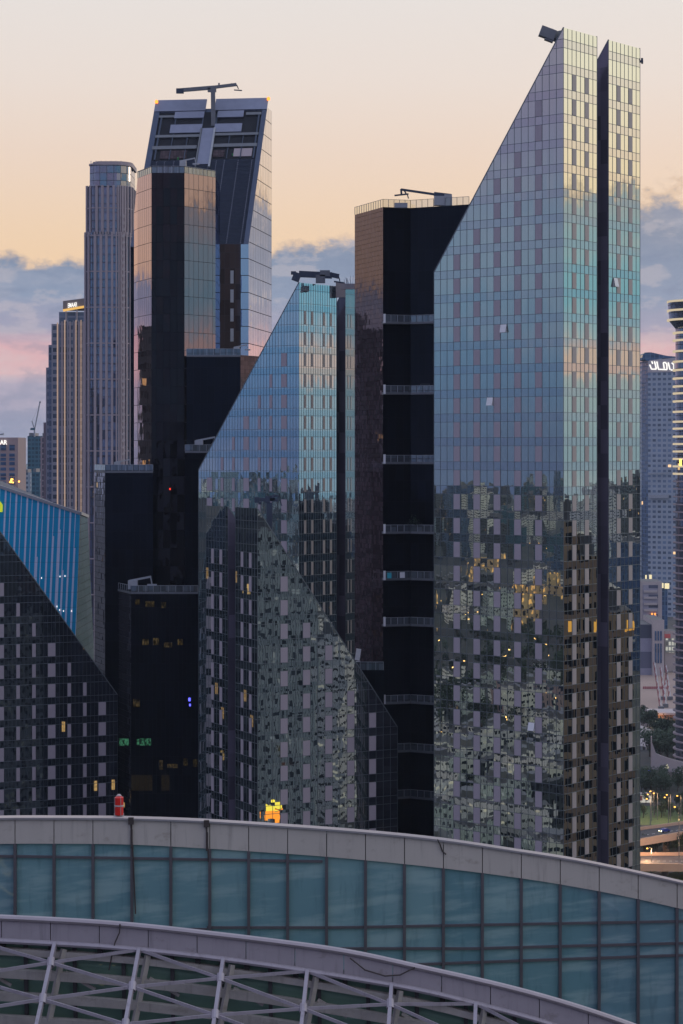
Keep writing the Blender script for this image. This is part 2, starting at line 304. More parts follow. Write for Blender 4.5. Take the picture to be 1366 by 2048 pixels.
c = t.mix(st, t.mix(t.ss(v, 60.0, 120.0), (0.005, 0.22, 0.40), (0.004, 0.36, 0.66)), (0.60, 0.72, 0.95)); c = t.mix(t.m('MULTIPLY', fl, 0.35), c, (0.01, 0.05, 0.12))
p = t.n('ShaderNodeBsdfPrincipled'); t.link(c, p.inputs['Base Color']); p.inputs['Roughness'].default_value = 0.25; p.inputs['Specular IOR Level'].default_value = 0.35
t.link(p.outputs[0], out.inputs[0]); M['bluestripe'] = m
M['greenside'] = glass('grey green glass', (0.75, 0.9, 0.85), 0.10, 2.2, base=(0.03, 0.045, 0.045), pw=1.2, ph=2.0, tilt=0.004, wav=0.004, line=0.05)
M['jglass'] = glass('blue residential glass', (0.8, 0.82, 0.92), 0.18, 2.5, base=(0.03, 0.042, 0.08), pw=2.0, ph=3.6, tilt=0.006, wav=0.004, spand=0.2, spcol=(0.7, 0.6, 0.7), line=0.12, lit=0.004, lite=1.2)
M['jfin'] = noisy('mauve stone fin', (0.33, 0.28, 0.31), 0.7, 0.15, 0.05)
M['jcrown'] = glass('crown glass', (0.8, 0.85, 0.95), 0.22, 2.5, base=(0.03, 0.04, 0.06), pw=3.0, ph=3.2, tilt=0.03, wav=0.05, wsc=0.4, line=0.1)
M['kwall'] = facade('balcony tower front', (0.30, 0.31, 0.37), (0.06, 0.08, 0.13), 3.4, 3.5, 0.6, 0.55, 0.006)
M['kwall2'] = facade('smooth blue grey bay', (0.20, 0.23, 0.32), (0.10, 0.13, 0.20), 4.0, 3.5, 0.85, 0.75, 0.002)
M['lwall'] = facade('rose beige hotel front', (0.36, 0.27, 0.28), (0.03, 0.05, 0.09), 6.3, 4.2, 0.55, 0.62, 0.004)
M['far1'] = facade('pale blue tower front', (0.30, 0.36, 0.42), (0.06, 0.10, 0.15), 4.0, 3.6, 0.6, 0.5, 0.01)
M['far2'] = facade('teal netted front', (0.05, 0.13, 0.18), (0.02, 0.06, 0.09), 3.0, 3.4, 0.7, 0.6, 0.004)
M['far3'] = facade('mauve tower front', (0.25, 0.20, 0.23), (0.03, 0.03, 0.05), 7.0, 3.6, 0.66, 0.7, 0.0)
M['nwall'] = facade('hazed residential front', (0.36, 0.41, 0.48), (0.12, 0.17, 0.26), 5.0, 4.6, 0.62, 0.5, 0.006)  # distance haze put into this paler, bluer wall colour
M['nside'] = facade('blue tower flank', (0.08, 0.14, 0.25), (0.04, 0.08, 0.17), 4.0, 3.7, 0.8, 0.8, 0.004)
M['owall'] = glass('round tower glass', (0.7, 0.75, 0.9), 0.2, 2.5, base=(0.03, 0.035, 0.06), pw=2.0, ph=3.6, tilt=0.02, wav=0.03, line=0.12, lit=0.004, lite=1.5)
M['pwall'] = facade('grey banded front', (0.30, 0.29, 0.36), (0.08, 0.09, 0.14), 40.0, 7.0, 0.8, 0.35, 0.0)
M['pwall2'] = facade('lavender stone front', (0.28, 0.28, 0.37), (0.10, 0.11, 0.17), 60.0, 20.0, 0.96, 0.55, 0.0)
M['r_brown'] = facade('brown stone bays', (0.34, 0.245, 0.165), (0.012, 0.012, 0.014), 3.0, 4.1, 0.58, 0.62, 0.035, (1.0, 0.5, 0.1), 0.8)
M['r_pale'] = facade('pale grey hotel front', (0.62, 0.64, 0.62), (0.02, 0.03, 0.04), 2.8, 3.6, 0.7, 0.38, 0.22, (0.9, 0.92, 0.85), 0.35)  # soft white window glow added to brighten these fronts in the reflections
M['r_teal'] = facade('pale green residential front', (0.52, 0.60, 0.60), (0.07, 0.09, 0.11), 2.4, 3.1, 0.45, 0.46, 0.14, (0.88, 0.95, 1.0), 0.3, ribs=0.3)  # window glow added here too, lifting the mirrored brightness
M['r_white'] = facade('white low block front', (0.85, 0.86, 0.84), (0.08, 0.09, 0.10), 3.1, 3.3, 0.8, 0.33, 0.12, (1, 0.95, 0.8), 0.5, ribs=0.2)
M['r_dark'] = facade('dark office front', (0.05, 0.06, 0.07), (0.01, 0.012, 0.02), 2.2, 4.0, 0.6, 0.5, 0.03, (1, 0.62, 0.25), 0.7)
M['gold'] = facade('floodlit palace front', (0.60, 0.44, 0.25), (0.02, 0.02, 0.02), 5.0, 6.0, 0.4, 0.6, 0.55, (1.0, 0.55, 0.18), 1.3)
# ground
m, t, out = newmat('city ground')
tc = t.n('ShaderNodeTexCoord').outputs['Object']
a = t.noise(tc, 0.008, 6.0, 0.6); b = t.noise(tc, 0.05, 4.0, 0.6)
c = t.mix(t.ss(a, 0.42, 0.56), (0.010, 0.020, 0.016), (0.055, 0.052, 0.050)); c = t.mix(t.ss(b, 0.4, 0.7), c, (0.028, 0.032, 0.038))
p = t.n('ShaderNodeBsdfPrincipled'); t.link(c, p.inputs['Base Color']); p.inputs['Roughness'].default_value = 0.9; t.link(p.outputs[0], out.inputs[0]); M['ground'] = m
m, t, out = newmat('lawn')
a = t.noise(t.n('ShaderNodeTexCoord').outputs['Object'], 0.12, 6.0, 0.7)
p = t.n('ShaderNodeBsdfPrincipled'); t.link(t.mix(a, (0.035, 0.075, 0.025), (0.09, 0.15, 0.05)), p.inputs['Base Color']); p.inputs['Roughness'].default_value = 0.95; t.link(p.outputs[0], out.inputs[0]); M['lawn'] = m

# ------------------------------------------------------------------ geometry helpers
def P(px, py, d): return Vector(((px - CX) / F * d, d, CAMZ - (py - HY) / F * d))
def XY(px, d): return ((px - CX) / F * d, d)
def Z(py, d): return CAMZ - (py - HY) / F * d
def hit(px, o, dr):                      # parameter along the plan line o + t*dr seen at column px
    q = (px - CX) / F; return (q * o[1] - o[0]) / (dr[0] - q * dr[1])

class MB:
    def __init__(s): s.v = []; s.f = []; s.uv = []; s.mi = []
    def face(s, pts, uvs=None, mi=0):
        i = len(s.v); s.v += [tuple(p) for p in pts]; s.f.append(tuple(range(i, i + len(pts))))
        if uvs is None:
            a = Vector(pts[0]); e = Vector(pts[1]) - a
            h = Vector((e.x, e.y, 0)); h = h.normalized() if h.length > 1e-6 else Vector((1, 0, 0))
            uvs = [((Vector(p) - a).dot(h), p[2]) for p in pts]
        s.uv += uvs; s.mi.append(mi)
    def box(s, c, sx, sy, sz, ux=Vector((1, 0, 0)), uy=Vector((0, 1, 0)), uz=Vector((0, 0, 1)), mi=0):
        c = Vector(c); a, b, d = ux * sx / 2, uy * sy / 2, uz * sz / 2
        q = [c + i * a + j * b + k * d for k in (-1, 1) for j in (-1, 1) for i in (-1, 1)]
        for f in ((0, 1, 5, 4), (1, 3, 7, 5), (3, 2, 6, 7), (2, 0, 4, 6), (4, 5, 7, 6), (2, 3, 1, 0)): s.face([q[i] for i in f], mi=mi)
    def bar(s, p, q, w, h=None, mi=0, up=Vector((0, 0, 1))):
        p, q = Vector(p), Vector(q); d = q - p; L = d.length
        if L < 1e-6: return
        d /= L; sx = d.cross(up)
        sx = sx.normalized() if sx.length > 1e-4 else Vector((1, 0, 0))
        s.box((p + q) / 2, L, w, h or w, d, sx, sx.cross(d), mi)
    def tube(s, pts, r, n=8, mi=0):
        pts = [Vector(p) for p in pts]; rings = []
        for i, p in enumerate(pts):
            d = (pts[min(i + 1, len(pts) - 1)] - pts[max(i - 1, 0)]).normalized()
            a = d.cross(Vector((0, 0, 1))); a = a.normalized() if a.length > 1e-3 else Vector((1, 0, 0)); b = a.cross(d)
            rr = r[i] if isinstance(r, (list, tuple)) else r
            rings.append([p + a * rr * math.cos(6.2832 * k / n) + b * rr * math.sin(6.2832 * k / n) for k in range(n)])
        for i in range(len(rings) - 1):
            for k in range(n): s.face([rings[i][k], rings[i][(k + 1) % n], rings[i + 1][(k + 1) % n], rings[i + 1][k]], mi=mi)
        s.face(rings[0][::-1], mi=mi); s.face(rings[-1], mi=mi)
    def prism(s, fp, z0, z1, mi=0, mtop=None, side_mi=None):
        """fp counter-clockwise seen from above; z1 a number or one per corner"""
        n = len(fp); zt = z1 if hasattr(z1, '__len__') else [z1] * n; zb = z0 if hasattr(z0, '__len__') else [z0] * n; run = 0.0
        for i in range(n):
            j = (i + 1) % n; a, b = fp[i], fp[j]; L = math.hypot(b[0] - a[0], b[1] - a[1])
            k = side_mi[i] if side_mi else mi
            s.face([(*a, zb[i]), (*b, zb[j]), (*b, zt[j]), (*a, zt[i])], [(run, zb[i]), (run + L, zb[j]), (run + L, zt[j]), (run, zt[i])], k); run += L
        s.face([(*p, z) for p, z in zip(fp, zt)], mi=mi if mtop is None else mtop)
        s.face([(*p, z) for p, z in zip(fp, zb)][::-1], mi=mi)
    def lathe(s, c, prof, n=20, mi=0):
        c = Vector(c)
        for (r0, z0), (r1, z1) in zip(prof, prof[1:]):
            for k in range(n):
                a, b = 6.2832 * k / n, 6.2832 * (k + 1) / n
                pts = [c + Vector((r0 * math.cos(a), r0 * math.sin(a), z0)), c + Vector((r0 * math.cos(b), r0 * math.sin(b), z0)), c + Vector((r1 * math.cos(b), r1 * math.sin(b), z1)), c + Vector((r1 * math.cos(a), r1 * math.sin(a), z1))]
                rr = max(r0, r1); s.face(pts, [(a * rr, pts[0].z), (b * rr, pts[1].z), (b * rr, pts[2].z), (a * rr, pts[3].z)], mi)
    def build(s, name, mats, parent=None, smooth=False):
        me = bpy.data.meshes.new(name); me.from_pydata(s.v, [], s.f)
        uvl = me.uv_layers.new(name='UVMap'); flat = [c for u in s.uv for c in u]; uvl.data.foreach_set('uv', flat)
        for mt in (mats if isinstance(mats, (list, tuple)) else [mats]): me.materials.append(mt)
        me.polygons.foreach_set('material_index', s.mi)
        if smooth: me.polygons.foreach_set('use_smooth', [True] * len(s.f))
        me.update()
        o = bpy.data.objects.new(name, me); COL.objects.link(o)
        if parent is not None: o.parent = parent; o.matrix_parent_inverse = parent_inv(parent)
        return o
def parent_inv(p):
    from mathutils import Matrix
    def wm(q):
        if q is None: return Matrix.Identity(4)
        return wm(q.parent) @ q.matrix_parent_inverse @ Matrix.Translation(q.location)
    return wm(p).inverted()
def thing(name, label, cat, loc=(0, 0, 0), group=None):
    o = bpy.data.objects.new(name, None); COL.objects.link(o); o.location = loc; o.empty_display_size = 2
    o['label'] = label; o['category'] = cat
    if group: o['group'] = group
    return o
def tag(o, label, cat, group=None):
    o['label'] = label; o['category'] = cat
    if group: o['group'] = group
    return o
def struct(o, kind='structure'): o['kind'] = kind; return o

def text_part(body, size, mat, parent, origin, xdir, name='sign_letters', depth=0.3, shear=0.0, zdir=Vector((0, 0, 1)), fit=None):
    cu = bpy.data.curves.new(name, 'FONT'); cu.body = body; cu.size = size; cu.extrude = depth / 2; cu.shear = shear
    cu.offset = 0.012 * size
    tmp = bpy.data.objects.new('tmp', cu); COL.objects.link(tmp)
    dg = bpy.context.evaluated_depsgraph_get(); dg.update()
    me = bpy.data.meshes.new_from_object(tmp.evaluated_get(dg)); bpy.data.objects.remove(tmp)
    xdir = xdir.normalized(); n = xdir.cross(zdir)
    wmax = max(v.co.x for v in me.vertices); kx = fit / wmax if fit else 1.0
    for v in me.vertices: v.co.x *= kx
    for v in me.vertices: v.co = Vector(origin) + xdir * v.co.x + zdir * v.co.y + n * v.co.z
    me.materials.clear(); me.materials.append(mat)
    o = bpy.data.objects.new(name, me); COL.objects.link(o); o.parent = parent; o.matrix_parent_inverse = parent_inv(parent); return o

def railing(parent, pts, h, mat=None, sp=1.5, name='balustrade', post=0.06, postmat=None):
    """glass balustrade along a run of points: panes, posts and a handrail"""
    a = MB()
    for p, q in zip(pts, pts[1:]):
        p, q = Vector(p), Vector(q); L = (q - p).length; n = max(1, round(L / sp)); up = Vector((0, 0, h))
        a.face([p, q, q + up, p + up], mi=0)
        a.bar(p + up, q + up, 0.08, 0.06, 1)
        for i in range(n + 1):
            c = p.lerp(q, i / n); a.box(c + up / 2, post, post, h, mi=1)
    return a.build(name, [mat or M['clear'], postmat or M['steel']], parent)

# ------------------------------------------------------------------ the sliced glass towers
def sliced_tower(name, label, corner, dl, dr, WL, slabs, ztop, zlow, glassm, floor, zrow, ph, ncol, pcols, rcols, npr, zbot, mirror=False, side=None, hmul=0.07, vmul=0.055, WRtot=None, extra=None, rdark=None, panelm='panel', rpanelm='panelW'):
    """corner: plan point of the near edge. dl: direction of the wide face, dr: direction of the sliced face.
    slabs: list of (start, end) along dr. Roof slopes from ztop at the near edge to zlow at the far end of the wide face.
    pcols: {column counted from far end: (columns wide, first row)}; rcols: columns of npr on each slab."""
    c = Vector((*corner, 0)); dl = Vector((*dl, 0)); dr = Vector((*dr, 0))
    th = thing(name, label, 'skyscraper', (c.x, c.y, 0))
    zt = lambda u: ztop + (zlow - ztop) * u / WL
    orient = (dl.cross(dr)).z > 0
    for k, (a, b) in enumerate(slabs):
        fp = [c + dr * a, c + dl * WL + dr * a, c + dl * WL + dr * b, c + dr * b]
        zz = [ztop, zlow, zlow, ztop]
        mb = MB()
        q = [0, 1, 2, 3]
        if orient: q = [0, 3, 2, 1]
        # explicit faces with running-length coordinates so panes line up with the mullions
        A, B, Cc, D = fp
        def fc(p, r, zp, zr, off, mi, rev=False):
            L = (r - p).length
            pts = [(p.x, p.y, 0), (r.x, r.y, 0), (r.x, r.y, zr), (p.x, p.y, zp)]; uv = [(off, 0), (off + L, 0), (off + L, zr), (off, zp)]
            if rev: pts.reverse(); uv.reverse()
            mb.face(pts, uv, mi)
        f = orient
        fc(A, B, ztop, zlow, 200.0, 0 if k == 0 else 1, not f)
        fc(A, D, ztop, ztop, 100.0, 0, f)
        fc(D, Cc, ztop, zlow, 300.0, 1, f)
        fc(B, Cc, zlow, zlow, 400.0, 1, not f)
        pts = [(A.x, A.y, ztop), (B.x, B.y, zlow), (Cc.x, Cc.y, zlow), (D.x, D.y, ztop)]
        mb.face(pts, mi=2)
        mb.build('curtain_wall', [glassm, side or M['side'], M['roof']], th)
    nl = -dr; nr = -dl                      # outward normals
    mu = MB()
    rows = []
    z = zrow + floor * 4
    while z > zbot: rows.append(z); z -= floor
    cw = WL / ncol
    for i in range(ncol + 1):
        u = WL - i * cw; zc = zt(u) - 0.05
        p = c + dl * u + nl * 0.02; mu.box((p.x, p.y, (zbot - 8 + zc) / 2), vmul, 0.06, zc - zbot + 8, dl, nl)
    for zr in rows:
        for zz in (zr, zr - ph):
            u0 = 0.0 if zz <= zlow else None; umax = WL if zz <= zlow else (WL * (ztop - zz) / (ztop - zlow) if zz < ztop else 0)
            if umax <= 0.3: continue
            p = c + dl * (umax / 2) + nl * 0.02; mu.box((p.x, p.y, zz), umax, 0.055, hmul, dl, nl)
    for (a, b) in slabs:
        n = npr; w_ = (b - a) / n
        for i in range(n + 1):
            p = c + dr * (a + i * w_) + nr * 0.02; mu.box((p.x, p.y, (zbot - 8 + ztop) / 2), vmul * 0.8, 0.06, ztop - 0.1 - zbot + 8, dr, nr)
        for zr in rows:
            for zz in (zr, zr - ph):
                if zz < ztop - 1: p = c + dr * ((a + b) / 2) + nr * 0.02; mu.box((p.x, p.y, zz), b - a, 0.055, hmul, dr, nr)
    mu.build('mullion_grid', M['mull'], th)
    # opaque cladding panels: single ones are parts, the overflow is one part
    pan = []
    for col, (wc, r0) in pcols.items():
        for k in range(r0, 60):
            zr = zrow - k * floor
            if zr - ph < zbot: break
            u1 = WL - col * cw; u0 = u1 - wc * cw
            pan.append((c + dl * ((u0 + u1) / 2) + nl * 0.035, u1 - u0 - 0.10, zr - ph / 2, dl, nl, 0))
    for (a, b) in slabs:
        w_ = (b - a) / npr
        for col, r0 in rcols.items():
            for k in range(r0, 60):
                zr = zrow - k * floor
                if zr - ph < zbot: break
                pan.append((c + dr * (a + (col + 0.5) * w_) + nr * 0.035, w_ - 0.08, zr - ph / 2, dr, nr, 1))
    pan.sort(key=lambda p: -p[1])
    lim = 98
    for p, wd, zc, ux, uy, k in pan[:lim]:
        b = MB(); b.box((p.x, p.y, zc), wd, 0.07, ph - 0.12, ux, uy); b.build('cladding_panel', M[rpanelm] if k else M[panelm], th)
    if len(pan) > lim:
        b = MB()
        for p, wd, zc, ux, uy, k in pan[lim:]: b.box((p.x, p.y, zc), wd, 0.07, ph - 0.12, ux, uy, mi=k)
        o = b.build('cladding_panels', [M[panelm], M[rpanelm]], th); o['kind'] = 'stuff'
    # roof coping on the sloping edge
    cp = MB()
    for (a, b) in slabs:
        for s_ in (a + 0.05, b - 0.05):
            cp.bar(c + dr * s_ + Vector((0, 0, ztop + 0.05)), c + dl * WL + dr * s_ + Vector((0, 0, zlow + 0.05)), 0.18, 0.18)
    cp.build('roof_coping', M['mull'], th)
    return th

def dirs(al, ar): return (-math.cos(R(al)), math.sin(R(al))), (math.cos(R(ar)), math.sin(R(ar)))

# --- tall tower at right
dl, dr = dirs(40, 50); cA = XY(1127, 350.0); WA = hit(868, cA, dl)
tA = [hit(px, cA, dr) for px in (1194, 1217, 1280)]
dA = cA[1] + dl[1] * WA
A = sliced_tower('glass_skyscraper', 'tallest glass tower at right, its diagonal top split by a dark vertical slot', cA, dl, dr, WA,
                 [(0, tA[0]), (tA[1], tA[2])], Z(55, 350), Z(545, dA), M['glassA'], 4.15, 208.8, 2.72, 19,
                 {3: (1, 6), 6: (1, 5), 9: (1, 3), 12: (1, 2), 15: (1, 0)}, {2: -1, 5: -1}, 8, 74)
DL, DR = Vector((*dl, 0)), Vector((*dr, 0)); CA = Vector((*cA, 0))
# tilted open windows on it
def open_window(px, py, side, w_=1.25, h_=1.35):
    if side == 0: u = hit(px, cA, dl); p = CA + DL * u; ax, n = DL, -DR
    else: u = hit(px, cA, dr); p = CA + DR * u; ax, n = DR, -DL
    z = Z(py, p.y); b = MB(); up = Vector((0, 0, z + h_ / 2)); lo = Vector((0, 0, z - h_ / 2))
    o = n * 0.42; a = ax * w_ / 2
    b.face([p - a + up + n * .09, p + a + up + n * .09, p + a + lo + o, p - a + lo + o]); b.face([p - a + lo + o + n*.05, p + a + lo + o + n*.05, p + a + up + n * .14, p - a + up + n * .14])
    b.face([p - a + up, p - a + lo, p - a + lo + o]); b.face([p + a + up, p + a + lo, p + a + lo + o])
    for s_ in (-1, 1): b.bar(p + a * s_ + up + n * .1, p + a * s_ + lo + o, 0.07, 0.07, 1)
    b.build('open_window', [M['white'], M['mull']], A)  # panes coloured white in place of the sky they would reflect
for q in ((1008, 657, 0), (981, 803, 0), (1064, 1453, 0)): open_window(*q)
open_window(1230, 565, 1, 1.2, 1.5)
# maintenance crane poking out over the tip
cr = thing('maintenance_crane', 'stubby grey window-cleaning crane jutting left from the tip of the tallest tower', 'crane', P(1120, 75, 352))
b = MB(); b.bar(P(1118, 76, 353), P(1098, 66, 352), 1.5, 1.3); b.bar(P(1122, 80, 353), P(1119, 62, 353), 0.8, 0.9); b.build('boom', M['steel'], cr)
b = MB(); b.box(P(1095, 67, 352), 2.6, 1.6, 1.7, Vector((0.93, 0, -0.35)).normalized(), Vector((0, 1, 0)), Vector((0.35, 0, 0.93)).normalized()); b.box(P(1100, 74, 352), 1.5, 1.3, 1.5, Vector((0.93, 0, -0.35)).normalized(), Vector((0, 1, 0)), Vector((0.35, 0, 0.93)).normalized()); b.box(P(1087, 60, 352), 0.5, 1.5, 0.9); b.build('counterweight', M['steel'], cr)
b = MB(); pp = P(1281, 123, 368.6); b.box(pp, 0.9, 0.5, 0.35); b.box(pp + Vector((0.25, -0.1, 0.35)), 0.35, 0.35, 0.45); b.box(pp + Vector((0.3, 0, -.15)), 0.3, 0.3, 0.5)
b.build('corner_camera', M['steelD'], A)

# --- mid tower, centre
dl, dr = dirs(38, 52); cC = XY(598, 415.0); WC = hit(397, cC, dl); tC = [hit(px, cC, dr) for px in (673, 691, 722)]; dC = cC[1] + dl[1] * WC
fC = 4.15
Cz0 = Z(705.5, 416.5)
Ct = sliced_tower('glass_skyscraper', 'pale blue glass tower in the centre, diagonal edge under a flat crane', cC, dl, dr, WC,
                  [(0, tC[0]), (tC[1], tC[2])], Z(565, 415), Z(940, dC), M['glassC'], fC, Cz0, 2.7, 35,
                  {29: (2, 0), 25: (1, 1), 21: (1, 2), 16: (2, 3), 12: (1, 4), 8: (1, 5), 3: (2, 6)}, {2: -2, 5: -2, 10: -2, 13: -2}, 16, 60, hmul=0.06, vmul=0.035, side=M['side'])
# --- low twin in front, sliced face on the left
def mdirs(a_right, a_left): return (math.cos(R(a_right)), math.sin(R(a_right))), (-math.cos(R(a_left)), math.sin(R(a_left)))
dl, dr = mdirs(27, 63); cD = XY(515, 366.0); WD = hit(795, cD, dl); tD = [hit(px, cD, dr) for px in (471, 456, 412)]; dD = cD[1] + dl[1] * WD
D = sliced_tower('glass_skyscraper', 'low glass tower in front of the central one, diagonal edge falling to the right', cD, dl, dr, WD,
                 [(0, tD[0]), (tD[1], tD[2])], Z(1017, 366), Z(1455, dD), M['glassD'], 4.15, Z(1152, 369), 2.72, 19,
                 {3: (1, 6), 6: (1, 5), 9: (1, 3), 12: (1, 2), 15: (1, 0)}, {2: -1, 5: -1}, 8, 62, rpanelm='panel', side=M['sideD'])
# --- dark low twin at the left edge
dl, dr = mdirs(23, 67); cE = XY(-40, 420.0); WE = hit(235, cE, dl); dE = cE[1] + dl[1] * WE
E_ = sliced_tower('glass_skyscraper', 'dark glass tower cut by the left frame edge, diagonal edge over rows of pale panels', cE, dl, dr, WE,
                  [(0, 9.0), (12.0, 21.0)], Z(1008, 420), Z(1390, dE), M['glassE'], 4.15, Z(1164, 424), 2.75, 35,
                  {29: (2, 0), 25: (1, 1), 21: (1, 2), 16: (2, 3), 12: (1, 4), 8: (1, 5), 3: (2, 6)}, {2: -1, 5: -1}, 8, 60, hmul=0.09, vmul=0.03)

# --- cranes on the mid tower and the low twin
cr = thing('maintenance_crane', 'flat dark crane with two arms on the tip of the central tower', 'crane', P(645, 566, 420))
b = MB(); b.bar(P(598, 548, 420), P(664, 551, 420), 1.3, 1.2); b.bar(P(655, 548, 420), P(678, 553, 420), 1.0, 0.9); b.build('boom', M['steelD'], cr)
b = MB(); b.bar(P(641, 566, 420), P(641, 550, 420), 1.9, 1.4); b.box(P(650, 547, 420), 2.0, 1.4, 1.2); b.build('mast', M['steel'], cr)
b = MB(); b.box(P(593, 554, 420), 1.5, 1.4, 1.7, Vector((.8, 0, -.3)).normalized(), Vector((0, 1, 0)), Vector((.3, 0, .8)).normalized()); b.box(P(587, 546, 420), 1.0, 1.3, .6); b.build('counterweight', M['steelD'], cr)
b = MB(); b.bar(P(677, 552, 420), P(680, 563, 420), 0.2); b.bar(P(668, 563, 420), P(688, 566, 420), 0.3); b.build('cradle_hook', M['steelD'], cr)
b = MB()
for k in range(9):
    q = P(690 + k * 1.9, 574, 418); b.bar(q, q + Vector((random.uniform(-.5, .5), 0, random.uniform(1.4, 2.4))), 0.07)
tag(b.build('antenna_cluster', M['steelL']), 'bundle of thin pale antenna rods on the central tower roof beside the crane', 'antenna')
b = MB(); b.box(P(699, 573, 418.5), 3.4, 1.0, 1.1); b.build('roof_plant', M['sand'], Ct)
b = MB(); b.box(P(681, 580, 424), 1.9, 1.0, 3.0); b.build('roof_plant', M['sand'], Ct)

cr = thing('maintenance_crane', 'small crane with a tall mast standing at the tip of the low front tower', 'crane', P(539, 1055, 374))
b = MB(); b.bar(P(539, 1075, 374), P(539, 1005, 374), 0.95, 0.9); b.build('mast', M['steelD'], cr)
b = MB(); b.bar(P(515, 999, 374), P(556, 1000, 374), 0.6, 0.6); b.bar(P(535, 1006, 374), P(535, 992, 374), 0.9); b.build('boom', M['steelD'], cr)
b = MB(); b.box(P(514, 1000, 374), 0.9, 0.8, 1.0); b.box(P(520, 1006, 374), 0.6, 0.6, 0.5); b.build('counterweight', M['steelD'], cr)
b = MB(); b.bar(P(546, 991, 374), P(558, 993, 374), 0.4); b.bar(P(558, 992, 374), P(564, 1012, 374), 0.15); b.box(P(545, 996, 374), .8, .6, 0.9); b.bar(P(541, 1012, 374), P(575, 1024, 374), 0.06); b.build('cradle_hook', M['steelD'], cr)

# --- dark tower with sky terraces behind the tall one
B = thing('terrace_tower', 'brown and black tower with stacked glass-railed sky terraces, behind the tallest tower', 'skyscraper', (10, 392, 0))
pB = [XY(709.5, 403), XY(766, 390), XY(821, 391.6), XY(902, 387.6), XY(938, 385.8)]
zB = Z(414, 390)
fpB = [pB[0], pB[1], pB[2], pB[3], pB[4], (34, 392), (34, 408), (8, 412)]
b = MB(); b.prism(fpB, 0, zB, side_mi=[1, 0, 0, 0, 0, 0, 0, 0], mi=0, mtop=2); b.build('shaft', [M['black'], M['brown'], M['roof']], B)
nB = Vector((0, -1, 0))
for yt, yb in ((630, 646), (770, 787), (909, 926), (1049, 1065), (1141, 1158), (1233, 1250), (1388, 1405), (1485, 1502), (1578, 1595)):
    z0 = Z(yb, 390); b = MB()
    p0, p1, p2 = Vector((*pB[1], z0)), Vector((*pB[2], z0)), Vector((*pB[3], z0))
    for s_, e_ in ((p0, p1), (p1, p2)):
        dd = (e_ - s_); b.bar(s_ + dd * 0 + nB * 0.7, e_ + nB * 0.7, 1.5, 0.42)
    led = b.build('terrace_slab', M['steel'], B)
    r_ = railing(led, [p0 + nB * 1.4 + Vector((0.2, 0, .2)), p1 + nB * 1.4 + Vector((0, 0, .2)), p2 + nB * 1.4 + Vector((0, 0, .2))], 1.25, M['rail'], 1.35, postmat=M['steelL'], post=0.09)
    b = MB(); b.box(p0 + nB * 1.45 + Vector((0.25, 0, 0.75)), 0.42, 0.3, 1.7); b.build('end_post', M['white'], led)
railing(B, [(*pB[0], zB), (*pB[1], zB), (*pB[2], zB), (*pB[3], zB), (*pB[4], zB)], 1.45, M['clear'], 1.15, post=0.09)
b = MB(); b.box((XY(769.5, 403)[0] + 1.5, 401, zB - 0.5), 0.2, 0.2, 0.2)
b = MB(); z1 = Z(1340, 388); q0, q1 = XY(703, 388), XY(768, 388)
b.prism([q0, q1, (q1[0], 396), (q0[0], 396)], 0, z1); b.build('lower_block', M['black'], B)
railing(B, [(*XY(705, 388), z1), (*XY(767, 388), z1)], 1.5, M['rail'], 1.3, postmat=M['steelL'])
tag((lambda b: (b.box(P(716, 1309, 389.5), 0.9, 0.6, 2.1, Vector((.98, 0, -.15)).normalized(), Vector((0, 1, 0)), Vector((.15, 0, .98)).normalized()), b.box(P(714, 1325, 389.5), 1.2, 0.9, 0.5), b.build('tower_light_mast', M['white']))[-1])(MB()), 'leaning white equipment case on the lower terrace beside the brown wall', 'equipment')
# terrace crane
cr = thing('maintenance_crane', 'low crane with a long drooping arm on the roof of the brown and black tower', 'crane', P(890, 408, 389))
b = MB(); b.box(P(886, 402, 389), 3.3, 1.6, 1.7); b.box(P(896, 393.5, 389), 1.4, 1.4, 0.8); b.build('turret', M['steelL'], cr)
b = MB(); b.bar(P(902, 393.5, 389), P(802, 379, 389), 0.42, 0.4); b.bar(P(902, 392, 389), P(868, 388, 389), 0.8, 0.7); b.build('boom', M['steelD'], cr)
b = MB(); b.bar(P(802, 378, 389), P(803, 389, 389), 0.35); b.bar(P(808, 380, 389), P(812, 387, 389), 0.25); b.bar(P(789, 391, 389), P(817, 388, 389), 0.5, 0.25); b.bar(P(815, 390, 389), P(817, 397, 389), 0.2); b.build('cradle_hook', M['steelD'], cr)
b = MB(); b.box(P(802, 411, 390.6), 2.4, 1.0, 0.9); b.build('roof_unit', M['steelL'], B)
# things kept on the terraces
def bits(px, py, d, label, name, cat, mats, fn):
    b = MB(); fn(b, P(px, py, d)); return tag(b.build(name, mats), label, cat)
bits(779, 1151, 388.2, 'teal towel hung over the terrace railing of the brown and black tower', 'towel', 'towel', M['teal'], lambda b, p: [b.face([p + Vector((x0, -.5 - .04 * (i % 2), -.5)), p + Vector((x0 + .13, -.5 - .04 * ((i + 1) % 2), -.5)), p + Vector((x0 + .13, -.5, .55)), p + Vector((x0, -.5, .55))]) for i, x0 in enumerate([-.42 + .13 * k for k in range(6)])])
bits(805, 1150, 388.2, 'white towel hung over the railing two bays right of the teal one', 'towel', 'towel', M['white'], lambda b, p: [b.face([p + Vector((x0, -.5 - .04 * (i % 2), -.5)), p + Vector((x0 + .13, -.5 - .04 * ((i + 1) % 2), -.5)), p + Vector((x0 + .13, -.5, .55)), p + Vector((x0, -.5, .55))]) for i, x0 in enumerate([-.5 + .13 * k for k in range(7)])])
